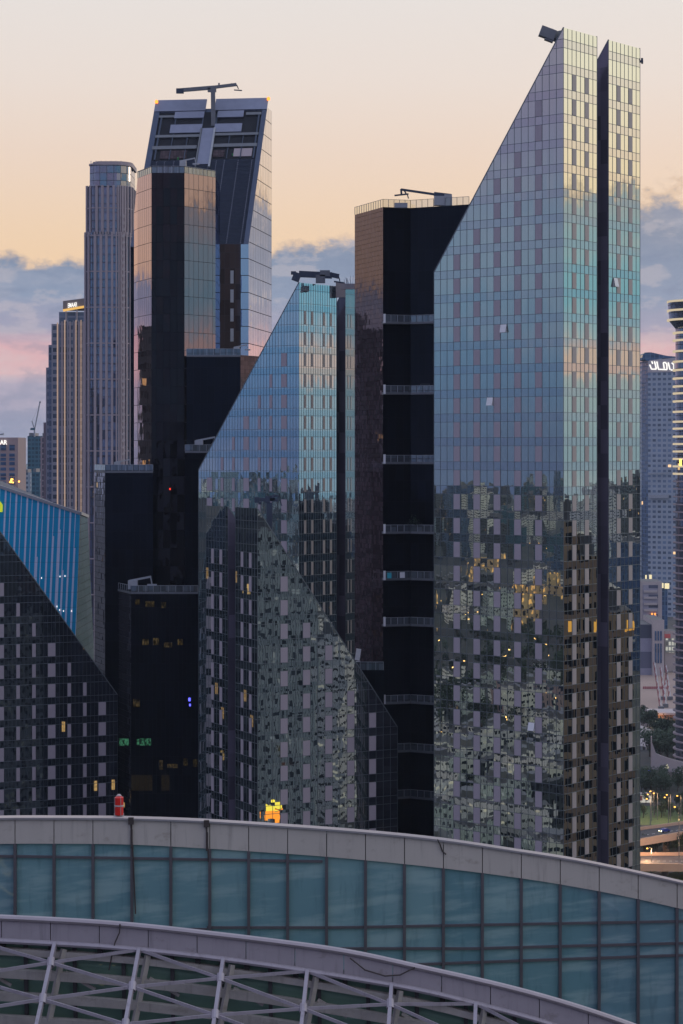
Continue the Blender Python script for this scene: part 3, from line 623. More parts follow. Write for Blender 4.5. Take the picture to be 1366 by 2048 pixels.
def leafy(b, p, r, n=60, s=0.14):
    for _ in range(n):
        v = Vector((random.gauss(0, r * .5), random.gauss(0, r * .35), abs(random.gauss(r * .6, r * .4)))); q = p + v
        a = Vector((random.uniform(-1, 1), random.uniform(-1, 1), random.uniform(-1, 1))).normalized() * s; c = a.cross(Vector((random.random(), random.random(), 1))).normalized() * s
        b.face([q - a, q + c, q + a, q - c])
bits(828, 1045, 388.6, 'dark potted shrub reaching above the fourth terrace railing', 'potted_shrub', 'plant', M['leaf'], lambda b, p: leafy(b, p + Vector((0, .3, -.4)), 1.1, 110))
bits(850, 780, 388.8, 'thin grey frame standing on the second terrace from the top', 'drying_rack', 'rack', M['steel'], lambda b, p: (b.bar(p + Vector((-.8, 0, -.6)), p + Vector((-.8, 0, 1.1)), .07), b.bar(p + Vector((.8, 0, -.6)), p + Vector((.8, 0, 1.1)), .07), b.bar(p + Vector((-.8, 0, 1.1)), p + Vector((.8, 0, 1.1)), .07)))

# --- stepped black tower
Ft = thing('stepped_tower', 'bronze and black tower stepping down in dark blocks, left of centre', 'skyscraper', (-40, 460, 0))
zF = Z(346, 455)
fF = [XY(268, 468), XY(275, 464), XY(303, 455), XY(369, 455), XY(431, 462.5), XY(440, 478), XY(272, 486)]
b = MB(); b.prism([tuple(p) for p in fF], 0, [Z(430, 468) if i == 0 else (Z(500, 486) if i == 6 else zF) for i in range(7)], side_mi=[1, 1, 3, 1, 0, 0, 0], mi=0, mtop=2)
b.build('shaft', [M['black'], M['bronze'], M['roof'], M['blackF']], Ft)
zz = Vector((0, 0, zF))
railing(Ft, [Vector((*fF[k], 0)) + zz for k in (1, 2, 3, 4)], 1.5, M['rail'], 1.4, postmat=M['steelL'])
def dblock(p0, p1, py, d0, d1, side_l=None, mat='black', dp=16, corner_px=None, name='lower_block', rail=True, par=None, matl='greyrib'):
    """block with front from p0 to p1; optional angled flank to the left out to side_l or to the right"""
    z = Z(py, d0); a, c = XY(p0, d0), XY(p1, d1); fp = [a, c, (c[0] * (d1 + dp) / d1, d1 + dp)]; sm = [0, 0, 0]
    if side_l is not None: fl = XY(side_l, d0 + 9); fp += [(fl[0], d0 + dp + 4), fl]; sm = [0, 0, 0, 0, 1]
    else: fp += [(a[0] * (d0 + dp) / d0, d0 + dp)]; sm = [0] * 4
    b = MB(); b.prism(fp, 0, z, side_mi=sm, mtop=2); o = b.build(name, [M[mat], M[matl], M['roof']], par or Ft)
    if rail:
        run = [Vector((*a, z)), Vector((*c, z))]
        if side_l is not None: run = [Vector((*fp[-1], z))] + run
        railing(o, run, 1.35, M['rail'], 1.5, postmat=M['steelL'], name='balustrade')
        b = MB()
        for p, q in zip(run, run[1:]): b.bar(p + Vector((0, -.05, -.2)), q + Vector((0, -.05, -.2)), 0.3, 0.4)
        b.build('coping', M['steel'], o)
    return o
dblock(210, 306, 942, 449, 449, side_l=189)
dblock(373, 481, 710, 451, 451, side_l=None)
b = MB(); a, c = XY(481, 451), XY(528, 459); b.prism([a, c, (c[0], 468), (a[0], 466)], 0, Z(710, 451), mtop=1); b.build('flank', [M['brown'], M['roof']], Ft)
dblock(370, 470, 902, 448, 448, mat='black')
ob = dblock(262, 396, 1184, 440, 440, side_l=237, mat='blacklit')
# lit windows in the lowest dark block
for px, py, w_, h_, mt in ((345, 1485, 62, 0.0, 0), ): pass
def litwin(px, py, w, h, mat, d=439.9):
    b = MB(); p = P(px, py, d); b.box(p, w * d / F, 0.06, h * d / F); b.build('lit_window', mat, ob)
m, t, out = newmat('dim office light')
e = t.n('ShaderNodeEmission'); e.inputs[0].default_value = (1.0, .72, .32, 1)
tcx = t.n('ShaderNodeTexCoord').outputs['Object']
t.link(t.m('MULTIPLY', t.ss(t.noise(t.v('MULTIPLY', tcx, (3.0, 1, 1.1)), 1.0, 4.0, .6), .42, .7), .085), e.inputs[1]); t.link(e.outputs[0], out.inputs[0]); dimw = m; M['dimw'] = dimw
m, t, out = newmat('green office light')
e = t.n('ShaderNodeEmission'); e.inputs[0].default_value = (.25, 1, .55, 1)
tcx = t.n('ShaderNodeTexCoord').outputs['Object']
t.link(t.m('MULTIPLY', t.ss(t.noise(t.v('MULTIPLY', tcx, (2.2, 1, 1.6)), 1.0, 4.0, .6), .38, .62), .16), e.inputs[1]); t.link(e.outputs[0], out.inputs[0])
litwin(248, 1484, 19, 14, m); litwin(276, 1484, 5, 12, m); litwin(291, 1484, 22, 14, m)
for q in ((273, 1406, 13, 16), (312, 1283, 12, 14), (291, 1284, 12, 12), (336, 1290, 16, 10), (360, 1284, 10, 12), (275, 1204, 9, 10), (300, 1208, 18, 11), (327, 1210, 10, 12), (322, 1530, 7, 18), (371, 1524, 8, 14), (390, 1526, 9, 15), (345, 1532, 20, 8)):
    litwin(*q, dimw)
b = MB(); b.box(P(379, 1399, 439.8), .45, .1, .7); b.box(P(380, 1410, 439.8), .35, .1, .5); b.build('blue_lamp', M['blue_lit'], ob)
b = MB(); b.box(P(340, 978, 454.8), .3, .1, .4); b.build('red_lamp', M['redglow'], Ft)
def small_bmu(label, px, py, d, k=1.0):
    c = thing('maintenance_crane', label, 'crane', P(px, py, d)); o = P(px, py, d)
    b = MB(); b.box(o + Vector((0, 0, .9)) * k, 2.0 * k, 1.3, 1.8 * k); b.build('turret', M['steelL'], c)
    b = MB(); b.bar(o + Vector((-.8, 0, 1.7)) * k, o + Vector((3.8, 0, 2.6)) * k, .35 * k, .4 * k); b.bar(o + Vector((3.7, 0, 2.5)) * k, o + Vector((4.0, 0, .9)) * k, .22 * k); b.build('boom', M['steelL'], c)
    b = MB(); b.bar(o + Vector((3.0, 0, .8)) * k, o + Vector((5.0, 0, .8)) * k, .5, .5 * k); b.build('cradle', M['steelL'], c)
small_bmu('pale crane with a short arm on the lowest dark block, above the office lights', 266, 1178, 441)
small_bmu('pale crane on the dark ledge just left of the central tower edge', 398, 896, 449, 0.9)
small_bmu('small crane on the dark terrace right of the bronze face', 473, 704, 452, 0.6)
small_bmu('grey folded crane on the top roof of the bronze tower', 366, 333, 459, 0.7)
small_bmu('little crane on the dark block roof in front of the round-topped tower', 235, 936, 450, 0.7)

# --- big tower with a sloping service face and T crane
G = thing('sloping_tower', 'slate tower with a leaning louvred face and a T-shaped crane on top', 'skyscraper', (-35, 535, 0))
dg0, dg1 = 545.0, 520.0
GTL, GTR, GBR = P(312, 203, dg0), P(537, 198, dg0), P(497, 490, dg1)
GBL = GTL + (GBR - GTR)
sx_ = (GTR - GTL); tx_ = (GBR - GTR); gn = tx_.cross(sx_).normalized()
if gn.y > 0: gn = -gn
def GP(s, t, h=0.0): return GTL + sx_ * s + tx_ * t + gn * h
tcut = 0.06
a0, a1 = GP(0, tcut), GP(1, tcut); FL, FR = GBL, GBR
b = MB()
zb = a0.z
def quad(b, pts, mi): b.face(pts, mi=mi)
back = 6.0
bl, br = a0 + Vector((0, back, 0)), a1 + Vector((0.9, back, 0))
b.face([a0, FL, FR, a1], mi=0)                                   # sloping face
b.face([(FL.x, FL.y, 0), (FR.x, FR.y, 0), FR, FL], [(0, 0), ((FR - FL).length, 0), ((FR - FL).length, FR.z), (0, FL.z)], 1)
yb = br.y; L1 = (a1.y - FR.y)
b.face([(FR.x, FR.y, 0), (br.x, br.y, 0), br, a1, FR], [(0, 0), (br.y - FR.y, 0), (br.y - FR.y, br.z), (a1.y - FR.y, a1.z), (0, FR.z)], 2)
b.face([(bl.x, bl.y, 0), (FL.x, FL.y, 0), FL, a0, bl], mi=1)
b.face([(br.x, br.y, 0), (bl.x, bl.y, 0), bl, br], mi=1); b.face([a0, a1, br, bl], mi=3)
M['gside'] = glass('bright flank glass', (0.97, 0.97, 0.97), 0.5, 1.5, base=(0.03, 0.03, 0.04), pw=2.1, ph=4.2, spand=0.0, tilt=0.004, wav=0.004, line=0.09)
b.build('shell', [M['slate'], M['black'], M['gside'], M['roof']], G)
def gpan(name, s0, s1, t0, t1, h, mat, par=G, th=0.25):
    b = MB(); c = [GP(s0, t0, h), GP(s1, t0, h), GP(s1, t1, h), GP(s0, t1, h)]; lo = [p - gn * (th + h if th is None else th) for p in c]
    b.face(c[::-1]); 
    for i in range(4): j = (i + 1) % 4; b.face([c[i], c[j], lo[j], lo[i]])
    return b.build(name, mat, par)
gpan('parapet_screen', 0.0, .455, 0, tcut + .02, 0.5, M['slateL'], th=.5); gpan('parapet_screen', .535, 1.0, 0, tcut + .02, 0.5, M['slateL'], th=.5)
gpan('recess_shade', .05, .955, .085, .42, 0.03, M['dark'])  # flat dark sheet, the shade of a recess put into its colour
for s0, s1, t0, t1 in ((.19, .45, .087, .132), (.57, .80, .087, .132), (.17, .45, .178, .236), (.56, .80, .178, .236)):
    p_ = gpan('screen_panel', s0, s1, t0, t1, 0.55, M['slateL'], th=.4)
gl_ = [(.05, .20, .11, .125), (.82, .955, .10, .118), (.05, .45, .248, .266), (.56, .955, .243, .260), (.04, .43, .325, .348), (.57, .955, .318, .340)]
for q in gl_: gpan('cross_beam', *q, 0.5, M['steel'], th=.4)
for s0, s1, t0, t1 in ((.07, .085, .11, .42), (.20, .21, .1, .25), (.93, .945, .10, .42), (.44, .452, .09, .25), (.56, .572, .09, .25), (.20, .208, .25, .42), (.33, .338, .25, .42), (.70, .708, .25, .42), (.82, .828, .25, .42)):
    gpan('upright', s0, s1, t0, t1, 0.45, M['steelD'], th=.35)
gpan('frame_edge', 0, .05, .06, 1, 0.35, M['slate'], th=.3); gpan('frame_edge', .96, 1, .06, 1, 0.35, M['slate'], th=.3)
gpan('plant_room', .76, .92, .35, .405, 0.3, M['jfin']); gpan('plant_room', .58, .68, .36, .405, 0.3, M['brown']); gpan('plant_room', .12, .35, .355, .41, .25, M['brown'])
gpan('service_chute', .455, .555, .21, .46, 0.7, M['slateL'], th=.7); gpan('chute_rail', .44, .452, .21, .48, 0.9, M['steel'], th=.8); gpan('chute_rail', .556, .572, .21, .48, 0.9, M['steelL'], th=.8)
b = MB()
for k in range(64):
    t0 = .425 + k * .009
    b.bar(GP(.05, t0, .12), GP(.955, t0, .12), 0.22, 0.2, 0)
b.build('louvre_bank', M['steelD'], G)
b = MB()
for s_ in (.10, .17, .25, .55, .62, .69, .81, .93):
    for k in range(40):
        t0 = .43 + k * .0142
        if s_ < .3 and k > 8: continue
        b.bar(GP(s_ - .003, t0 + .009, .3), GP(s_ + .003, t0, .3), 0.10, 0.1, 0)
b.build('louvre_clips', M['slateL'], G)
M['gbrown'] = glass('brown front glass', (0.8, 0.7, 0.65), 0.05, 3.0, base=(0.028, 0.02, 0.02), pw=1.3, ph=3.9, tilt=0.004, wav=0.01, line=0.04)
b = MB(); b.box(P(457, 600, dg1 - .1) , (487 - 430) / F * dg1, 0.15, (715 - 492) / F * dg1); b.build('front_panel', M['gbrown'], G)
b = MB(); b.box(P(489, 600, dg1 - .22), 2.0, 0.15, (715 - 492) / F * dg1); b.build('front_panel', M['gside'], G)
for py in (554, 592, 630, 670): b = MB(); b.box(P(464, py, dg1 - .25), .8, .1, 3.2); b.build('window', M['steelL'], G)
for (s_, px, py) in ((0, 313, 205), (1, 537, 199)):
    b = MB(); q = P(px, py, 544); b.lathe(q + Vector((0, 0, -.2)), [(0, 0), (.4, 0), (.4, .7), (0, .95)], 10); b.build('warning_light', M['orange'], G)
b = MB(); b.box(P(356, 317, 520), .25, .1, .7); b.box(P(465, 309, 530), .2, .1, .6); b.build('green_lamp', M['green_lit'], G)
cr = thing('roof_crane', 'large T-shaped crane standing in the roof notch of the slate tower', 'crane', P(427, 262, 541))
b = MB(); b.bar(P(427, 268, 541), P(426, 176, 541), 1.15, 1.1); b.bar(P(424, 184, 541), P(424, 176, 541), 2.2, 1.0); b.build('mast', M['steel'], cr)
b = MB(); b.bar(P(355, 181, 541), P(428, 175, 541), 1.0, 0.9); b.bar(P(424, 175, 541), P(473, 169, 541), 0.8, 0.75); b.bar(P(438, 166, 541), P(438, 171, 541), .4); b.bar(P(460, 173, 541), P(464, 167, 541), .4); b.build('boom', M['steel'], cr)
b = MB(); b.box(P(360, 182, 541), 1.9, 1.2, 1.2); b.build('counterweight', M['steelD'], cr)
b = MB(); b.bar(P(473, 169, 541), P(477, 178, 541), 0.25); b.bar(P(468, 180, 541), P(484, 181, 541), .35, .25); b.build('cradle_hook', M['steelD'], cr)

# --- round-topped tower
J = thing('round_topped_tower', 'slender mauve tower with rounded glass crown and vertical fins', 'skyscraper', (-100, 900, 0))
dJ = 900.0
def rfoot(p0, p1, d, rad, dep, n=7):
    x0, x1 = XY(p0, d)[0], XY(p1, d)[0]; pts = [(x0, d + dep), (x0, d + 1.2)]
    pts[-1] = (x0, d + rad * .4); pts.append((x0 + rad * .4, d))
    for k in range(n + 1):
        a = -math.pi / 2 + (math.pi / 2) * k / n; pts.append((x1 - rad + rad * math.cos(a), d + rad + rad * math.sin(a)))
    pts.append((x1, d + dep)); return pts
def tier(p0, p1, ytop, ybot, mat, name, fins=True, rad=8):
    fp = rfoot(p0, p1, dJ, rad, 24); z1 = Z(ytop, dJ); z0 = Z(ybot, dJ) if ybot else 0
    b = MB(); b.prism(fp, z0, z1, mtop=1); o = b.build(name, [mat, M['roof']], J)
    if fins:
        b = MB(); run = 0.0; pos = []
        for p, q in zip(fp[1:-1], fp[2:]):
            L = math.hypot(q[0] - p[0], q[1] - p[1]); pos.append((p, q, L))
        tot = sum(x[2] for x in pos); targets = [1.0, 3.2, 6.3, 8.8, 11.2, 13.6, 15.4, 16.4, 17.4, 18.6, 20.0, 22.2, 24.8, 28.0, 33, 38]
        widths = [.5, .5, .55, .6, .55, .5, .3, .3, .5, .5, .4, .4, .4, .4, .4, .4]
        for tg, wd in zip(targets, widths):
            a = tg
            for p, q, L in pos:
                if a <= L:
                    c = (p[0] + (q[0] - p[0]) * a / L, p[1] + (q[1] - p[1]) * a / L); ux = Vector((q[0] - p[0], q[1] - p[1], 0)).normalized(); nx = Vector((ux.y, -ux.x, 0))
                    cc = Vector((*c, (z0 + z1) / 2)) + nx * .2; b.box(cc, wd * 1.9, .7, z1 - z0 + .6, ux, nx); break
                a -= L
        b.build('fins', M['jfin'], o)
        b = MB()
        zc = z0 + 11
        for p, q, L in pos:
            if L > 1: pass
        k = 0
        while zc < z1:
            for p, q, L in pos:
                ux = Vector((q[0] - p[0], q[1] - p[1], 0)).normalized(); nx = Vector((ux.y, -ux.x, 0))
                b.bar(Vector((*p, zc)) + nx * .08, Vector((*q, zc)) + nx * .08, .3, .5)
            zc += 15.4
        b.build('floor_band', M['jfin'], o)
    return o
tier(178, 259, 330, 374, M['jcrown'], 'crown', fins=False, rad=7)
b = MB(); fpj = rfoot(178, 259, dJ, 7, 24)
for p, q in zip(fpj, fpj[1:]): b.bar(Vector((*p, Z(328, dJ))), Vector((*q, Z(328, dJ))), .7, .8)
for s_ in range(7): b.bar(P(182 + s_ * 10, 330, dJ + 1), P(182 + s_ * 10, 322, dJ + 4), .3)
b.prism([(p[0] * .97 - 2.2, p[1] + 2) for p in fpj], Z(330, dJ), Z(321, dJ)); b.build('crown_rim', M['jfin'], J)
tier(170, 261, 372, 467, M['jglass'], 'upper_tier'); tier(167, 262.5, 465, None, M['jglass'], 'main_tier')
for k in range(46):
    yy = 430 + k * 13.2
    b = MB(); b.bar(P(245.5, yy + 5, dJ - .6), P(248.5, yy, dJ - .6), .35, 1.0); b.build('balcony', M['sand'], J)

# --- stepped tower with lit fins and sign
K = thing('lit_fin_tower', 'stepped grey tower with glowing vertical strips and a small white rooftop sign', 'skyscraper', (-130, 1000, 0))
dK = 1000.0
def kb(p0, p1, ytop, d, mat, name='bay', z0=0, dep=20):
    b = MB(); a, c = XY(p0, d), XY(p1, d); b.prism([a, c, (c[0], d + dep), (a[0], d + dep)], z0, Z(ytop, d), mtop=1); return b.build(name, [mat, M['roof']], K)
kb(92, 100, 735, 1006, M['kwall']); kb(97, 104, 690, 1004, M['kwall2']); kb(103, 118, 648, 1002, M['kwall']); kb(118, 172, 624, 1000, M['kwall2'])
kb(134, 147, 641, 998.5, M['kwall']); kb(156, 172, 641, 998.7, M['kwall'])
kb(87, 93, 845, 1008, M['far3'])
b = MB(); a, c = XY(126, 999), XY(172, 999); b.prism([a, c, (c[0], 1012), (a[0], 1012)], Z(618, 999), [Z(602, 999), Z(596, 999), Z(596, 999), Z(602, 999)]); hd = b.build('sign_board', noisy('taupe sign board', (0.20, 0.17, 0.17), .6, .1), K)
b = MB(); b.bar(P(126, 621, 998.4), P(168, 613.5, 998.4), .4, 1.1); b.build('lit_band', M['band_lit'], K)
for p, y0, y1, wd in ((115, 645, 1040, .6), (129.5, 640, 1040, .6), (152, 640, 1060, .45), (162, 640, 1060, .4)):
    b = MB(); b.bar(P(p, y0, 998), P(p, y1, 998), wd, .5); b.build('lit_fin', M['fin_lit'], K)
for p in (124, 140, 149.5, 158, 166.5):
    b = MB(); b.bar(P(p, 643, 998.2), P(p, 1080, 998.2), .9, .5); b.build('fin', M['jfin'], K)
for p in (132, 154): b = MB(); b.bar(P(p, 619, 998.8), P(p, 643, 998.8), .5, .4); b.build('post', M['sand'], K)
text_part('EMAAR', 3.0, M['white_lit'], K, P(135.5, 615.5, 998.2), Vector((1, 0, .14)), 'sign_letters', .3, fit=4.5)

# --- far left group
L = thing('hotel_tower', 'rose-beige block with square windows and lit white letters at the left frame edge', 'building', (-190, 1180, 0))
dL_ = 1180.0
b = MB(); a, c = XY(-60, dL_), XY(36, dL_); b.prism([a, c, (c[0], dL_ + 30), (a[0], dL_ + 30)], 0, Z(875, dL_), mtop=1)
M['lplain'] = noisy('rose plaster', (0.33, 0.25, 0.26), .8, .1, .03)
b.build('wall', [M['lplain'], M['roof']], L)
for px0 in (-36, -17.5, 1, 18.5):
    for py in (894, 910, 918.5, 927, 938, 949, 957.5, 966, 975, 984, 994):
        hh = 11 if py == 894 else 6
        b = MB(); b.box(P(px0 + 5.5, py + (1 if py == 894 else 0), dL_ - .1), 3.1, .3, hh / F * dL_); b.build('window', M['nside'], L)
text_part('EMAAR', 3.6, M['white_lit'], L, P(-21.0, 889, dL_ - .6), Vector((1, 0, 0)), 'sign_letters', .4, fit=9.9)
b = MB()
for k in range(10): b.box(P(23 + random.uniform(-3, 4), 961 + random.uniform(-4, 4), dL_ - .8), .7, .3, .7)
b.box(P(38, 963, dL_ - 1), .8, .3, .9); b.build('amber_lamps', M['warm'], L)
b = MB(); b.box(P(4, 869, dL_ + 5), 2.0, 2, .8); b.bar(P(-6, 870, dL_ + 5), P(8, 867, dL_ + 5), .5); b.build('roof_unit', M['steelL'], L)
def simple_tower(name, label, p0, p1, ytop, d, mat, dep=25, roofs=None, cat='skyscraper', extra=None, group=None):
    th = thing(name, label, cat, (XY((p0 + p1) / 2, d)[0], d, 0), group)
    b = MB(); a, c = XY(p0, d), XY(p1, d); b.prism([a, c, (c[0], d + dep), (a[0], d + dep)], 0, Z(ytop, d), mtop=1); b.build('wall', [M[mat], M['roof']], th)
    b = MB(); b.prism([(a[0] + 1, d + 2), ((a[0] + c[0]) / 2, d + 2), ((a[0] + c[0]) / 2, d + dep - 3), (a[0] + 1, d + dep - 3)], Z(ytop, d), Z(ytop, d) + 2.5); b.build('roof_house', M['steel'], th)
    return th
simple_tower('teal_tower', 'teal netted tower under construction with a crane above it', 55, 84, 872, 1700, 'far2')
simple_tower('mauve_tower', 'narrow mauve tower right of the teal netted one', 81, 94, 874, 1400, 'far3')
simple_tower('pale_tower', 'short pale blue tower beside the rose-beige block', 37, 48, 928, 1750, 'far1')
simple_tower('pale_tower', 'pale tower with dotted windows in front of the teal netted tower', 48, 61, 945, 1650, 'far1')
simple_tower('blue_tower', 'thin blue slab between the dotted pale tower and the mauve one', 63, 80, 944, 1600, 'far2')
cr = thing('tower_crane', 'luffing tower crane with raised jib over the teal netted tower', 'crane', P(69, 872, 1700))
b = MB(); b.bar(P(69, 874, 1700), P(69, 858, 1700), 1.2); b.build('mast', M['steelL'], cr)
b = MB(); b.bar(P(69, 860, 1700), P(80, 804, 1700), .9); b.bar(P(69, 858, 1700), P(64, 842, 1700), .8); b.bar(P(64, 842, 1700), P(79, 808, 1700), .15); b.build('jib', M['steelL'], cr)
b = MB(); b.box(P(65.5, 858, 1700), 3.6, 1.6, 1.8); b.box(P(80, 804.5, 1700), 1, 1, 1.4); b.build('counterweight', M['far2'], cr)

# --- blue striped building
dM = 560.0
Bm = thing('striped_building', 'bright blue glass block with white vertical stripes and a slanting roof at left', 'building', (-80, 560, 0))
q = [P(-90, 945, 560), P(160, 1028, 560), P(146, 1420, 560), P(-90, 1420, 560)]
b = MB(); uvd = [((p.x + (p.z - 100) * -0.045) + 400, p.z) for p in q]; b.face([q[3], q[2], q[1], q[0]], [uvd[3], uvd[2], uvd[1], uvd[0]]); b.build('striped_face', M['bluestripe'], Bm)
r1, r2 = P(175, 1034, 580), P(188, 1420, 600); r1b = P(181, 1250, 592)
b = MB(); e0 = P(188, 1300, 600)
b.face([q[2], r2, e0, P(179, 1120, 584), r1, q[1]], mi=0); b.build('side_face', M['greenside'], Bm)
b = MB(); b.bar(q[0] + Vector((0, 0, .2)), q[1] + Vector((0, 0, .2)), .8, .8); b.bar(q[1] + Vector((0, 0, .2)), r1 + Vector((0, 0, .2)), .8, .8); b.build('roof_edge', M['steelL'], Bm)
b = MB(); b.face([(q[0].x, 561, 0), (q[2].x, 561, 0), (q[2].x, 561, q[2].z), (q[0].x, 561, q[2].z)]); b.face([(q[0].x, 595, 0), (q[0].x, 595, q[0].z), (q[0].x, 560, q[0].z), (q[0].x, 560, 0)])
b.face([q[1], r1, P(-90, 945, 560) + Vector((0, 35, 0)), q[0]]); b.build('body', M['steelD'], Bm)
M['yellow'] = emis('yellow lit mark', (0.65, 0.75, 0.05), 0.75)
b = MB(); z_ = 559.7
b.face([P(-22, 1024, z_), P(-22, 1002, z_), P(0, 1002, z_), P(5.5, 1010, z_), P(5, 1024, z_)][::-1]); b.build('yellow_mark', M['yellow'], Bm)
b = MB()
for px, py in ((130, 1152), (120, 1153), (83, 1156), (114, 1213), (119, 1220), (127, 1222), (143, 1222)): b.box(P(px, py, 559.8), .18, .1, .4)
b.build('white_lamps', M['white_lit'], Bm)

# ------------------------------------------------------------------ right edge background
N = thing('sign_tower', 'hazy pale residential tower with big white lettering under a dark slanted crown', 'skyscraper', (210, 1400, 0))
dN = 1900.0
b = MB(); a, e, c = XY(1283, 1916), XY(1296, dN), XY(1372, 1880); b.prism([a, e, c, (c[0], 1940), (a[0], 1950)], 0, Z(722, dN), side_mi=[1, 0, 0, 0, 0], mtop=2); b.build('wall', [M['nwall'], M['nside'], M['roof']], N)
M['nplain'] = noisy('pale crown wall', (0.46, 0.42, 0.44), .7, .1, .02)
nd = Vector((c[0] - e[0], c[1] - e[1], 0)).normalized(); nn = Vector((nd.y, -nd.x, 0))
Ew = (Vector((c[0], c[1], 0)) - Vector((e[0], e[1], 0))).length
b = MB(); e3 = Vector((*e, 0)); b.face([e3 + nn * .4 + Vector((0, 0, Z(745, dN))), e3 + nd * Ew + nn * .4 + Vector((0, 0, Z(745, dN))), e3 + nd * Ew + nn * .4 + Vector((0, 0, Z(715, dN))), e3 + nn * .4 + Vector((0, 0, Z(721, dN)))]); b.build('sign_wall', M['nplain'], N)
b = MB(); cz = lambda px, py: P(px, py, dN - 1)
cr_ = [cz(1283, 719), cz(1298, 722), cz(1330, 716), cz(1368, 715), cz(1350, 713), cz(1333, 711.5), cz(1302, 704.5), cz(1290, 705), cz(1286, 709)]
b.face(cr_); b2 = [p + Vector((0, 25, 0)) for p in cr_]; b.face(b2[::-1])
for i in range(len(cr_)): j = (i + 1) % len(cr_); b.face([cr_[j], cr_[i], b2[i], b2[j]])
b.build('crown', M['nside'], N)
def nq(x, y): # letter strokes placed on the sign wall, from photo-sized units
    return e3 + nd * ((x - 1296) / F * dN) + nn * .9 + Vector((0, 0, Z(y, dN)))
def stroke(b, pts, w=2.2):
    for p, q_ in zip(pts, pts[1:]): b.bar(nq(*p), nq(*q_), .5, w / F * dN, up=nn.cross(nd))
for lt in ([[(1300.5, 729.5), (1304.5, 738.5), (1315, 738.7)], [(1311, 723), (1315, 738.5)], [(1305, 723), (1307, 728)]],
           [[(1316, 723.5), (1319.5, 739.2), (1338, 740.2)], [(1338, 740), (1337.5, 729), (1334, 725.8), (1330, 726), (1332, 738)]],
           [[(1340.5, 726), (1344.5, 740.5)]], [[(1348, 727), (1352, 730), (1352, 741), (1346, 741)]], [[(1357, 726), (1361, 741)]]):
    b = MB()
    for s_ in lt: stroke(b, s_)
    b.build('sign_letter', M['white_lit'], N)
b = MB(); b.bar(P(1296, 948, 1897), P(1337, 946, 1885), .8, 1.2); b.bar(P(1297, 993, 1897), P(1337, 993, 1885), .8, 3.0); b.build('floor_band', M['steelL'], N)

O = thing('round_tower', 'curved tower ringed by cream-lit balcony edges at the right frame edge', 'skyscraper', (160, 950, 0))
dO = 950.0; RO = (1392 - 1351) / F * dO; ox = XY(1392, dO + RO)[0]
b = MB(); b.lathe((ox, dO + RO, 0), [(RO, 0), (RO, Z(630, dO))], 40); b.build('core', M['owall'], O, smooth=False)
b = MB(); b.lathe((ox, dO + RO, 0), [(RO, Z(655, dO)), (RO + 2.8, Z(640, dO)), (RO + 3.6, Z(600, dO)), (0, Z(600, dO))], 40); b.build('head', M['owall'], O)
b = MB(); b.lathe((ox + 8, dO + RO, 0), [(RO - 5, Z(600, dO)), (RO - 5, Z(585, dO)), (0, Z(585, dO))], 40); b.build('penthouse', M['owall'], O)
ys = [601, 619, 638, 664, 679, 701, 722, 739, 756, 772, 786, 802, 823, 843, 857, 873, 888, 903, 918, 933, 948]
for i, y in enumerate(ys):
    r = RO + (3.9 if y < 640 else 1.3) ; b = MB(); z_ = Z(y, dO); b.lathe((ox, dO + RO, 0), [(r - 1.4, z_ + .45), (r, z_ + .45), (r, z_ - .45), (r - 1.4, z_ - .45)], 48); b.build('lit_ring', M['ring_lit'] , O)
y = 963
while y < 1700:
    b = MB(); z_ = Z(y, dO); b.lathe((ox, dO + RO, 0), [(RO - .3, z_ + .25), (RO + 1.2, z_ + .25), (RO + 1.2, z_ - .35), (RO - .3, z_ - .35)], 40); b.build('balcony_ring', M['jfin'], O); y += 15.4
b = MB(); b.box(P(1361, 925, dO - 4), 1, .5, 3); b.build('yellow_lamp', M['warm'], O)

# ground-level strip at right
def gz(py): return F * CAMZ / (py - HY)
P1 = thing('banded_building', 'grey block with recessed horizontal bands, behind the columned block', 'building', (*XY(1303, 1500), 0))
b = MB(); a, c = XY(1278, 1500), XY(1324, 1500); b.prism([a, c, (c[0], 1530), (a[0], 1530)], 0, Z(1163, 1500), mtop=1); b.build('wall', [M['sand'], M['roof']], P1)
b = MB(); a, c = XY(1286, 1499.5), XY(1316, 1499.5); b.prism([a, c, (c[0], 1500), (a[0], 1500)], Z(1240, 1500), Z(1170, 1500)); b.build('recessed_bands', M['pwall'], P1)
for k in range(5): b = MB(); b.box(P(1301, 1183 + k * 12.5, 1499), 9.5, .8, 1.6); b.build('floor_band', M['sand'], P1)
b = MB(); b.box(P(1304, 1229, 1498), 1.0, .4, 2.0); b.box(P(1310, 1229, 1498), 1.0, .4, 2.0); b.build('orange_lamp', M['orange'], P1)
P2 = thing('columned_building', 'lavender block with a tall colonnade of dark slots, above the sandy lot', 'building', (*XY(1305, 1400), 0))
b = MB(); a, c = XY(1276, 1400), XY(1306, 1400); b.prism([a, c, (c[0], 1440), (a[0], 1440)], 0, Z(1249, 1400), mtop=1); b.build('wing', [M['pwall2'], M['roof']], P2)
b = MB(); a, c = XY(1305, 1396), XY(1328.5, 1396); b.prism([a, c, (c[0], 1440), (a[0], 1440)], 0, Z(1240, 1396), mtop=1); b.build('portico', [M['sand'], M['roof']], P2)
for k in range(3):
    for y0, y1 in ((1262, 1281), (1287, 1326)): b = MB(); b.box(P(1311.3 + k * 5.3, (y0 + y1) / 2, 1395.8), .95, .5, (y1 - y0) / F * 1396); b.build('slot_window', M['nside'], P2)
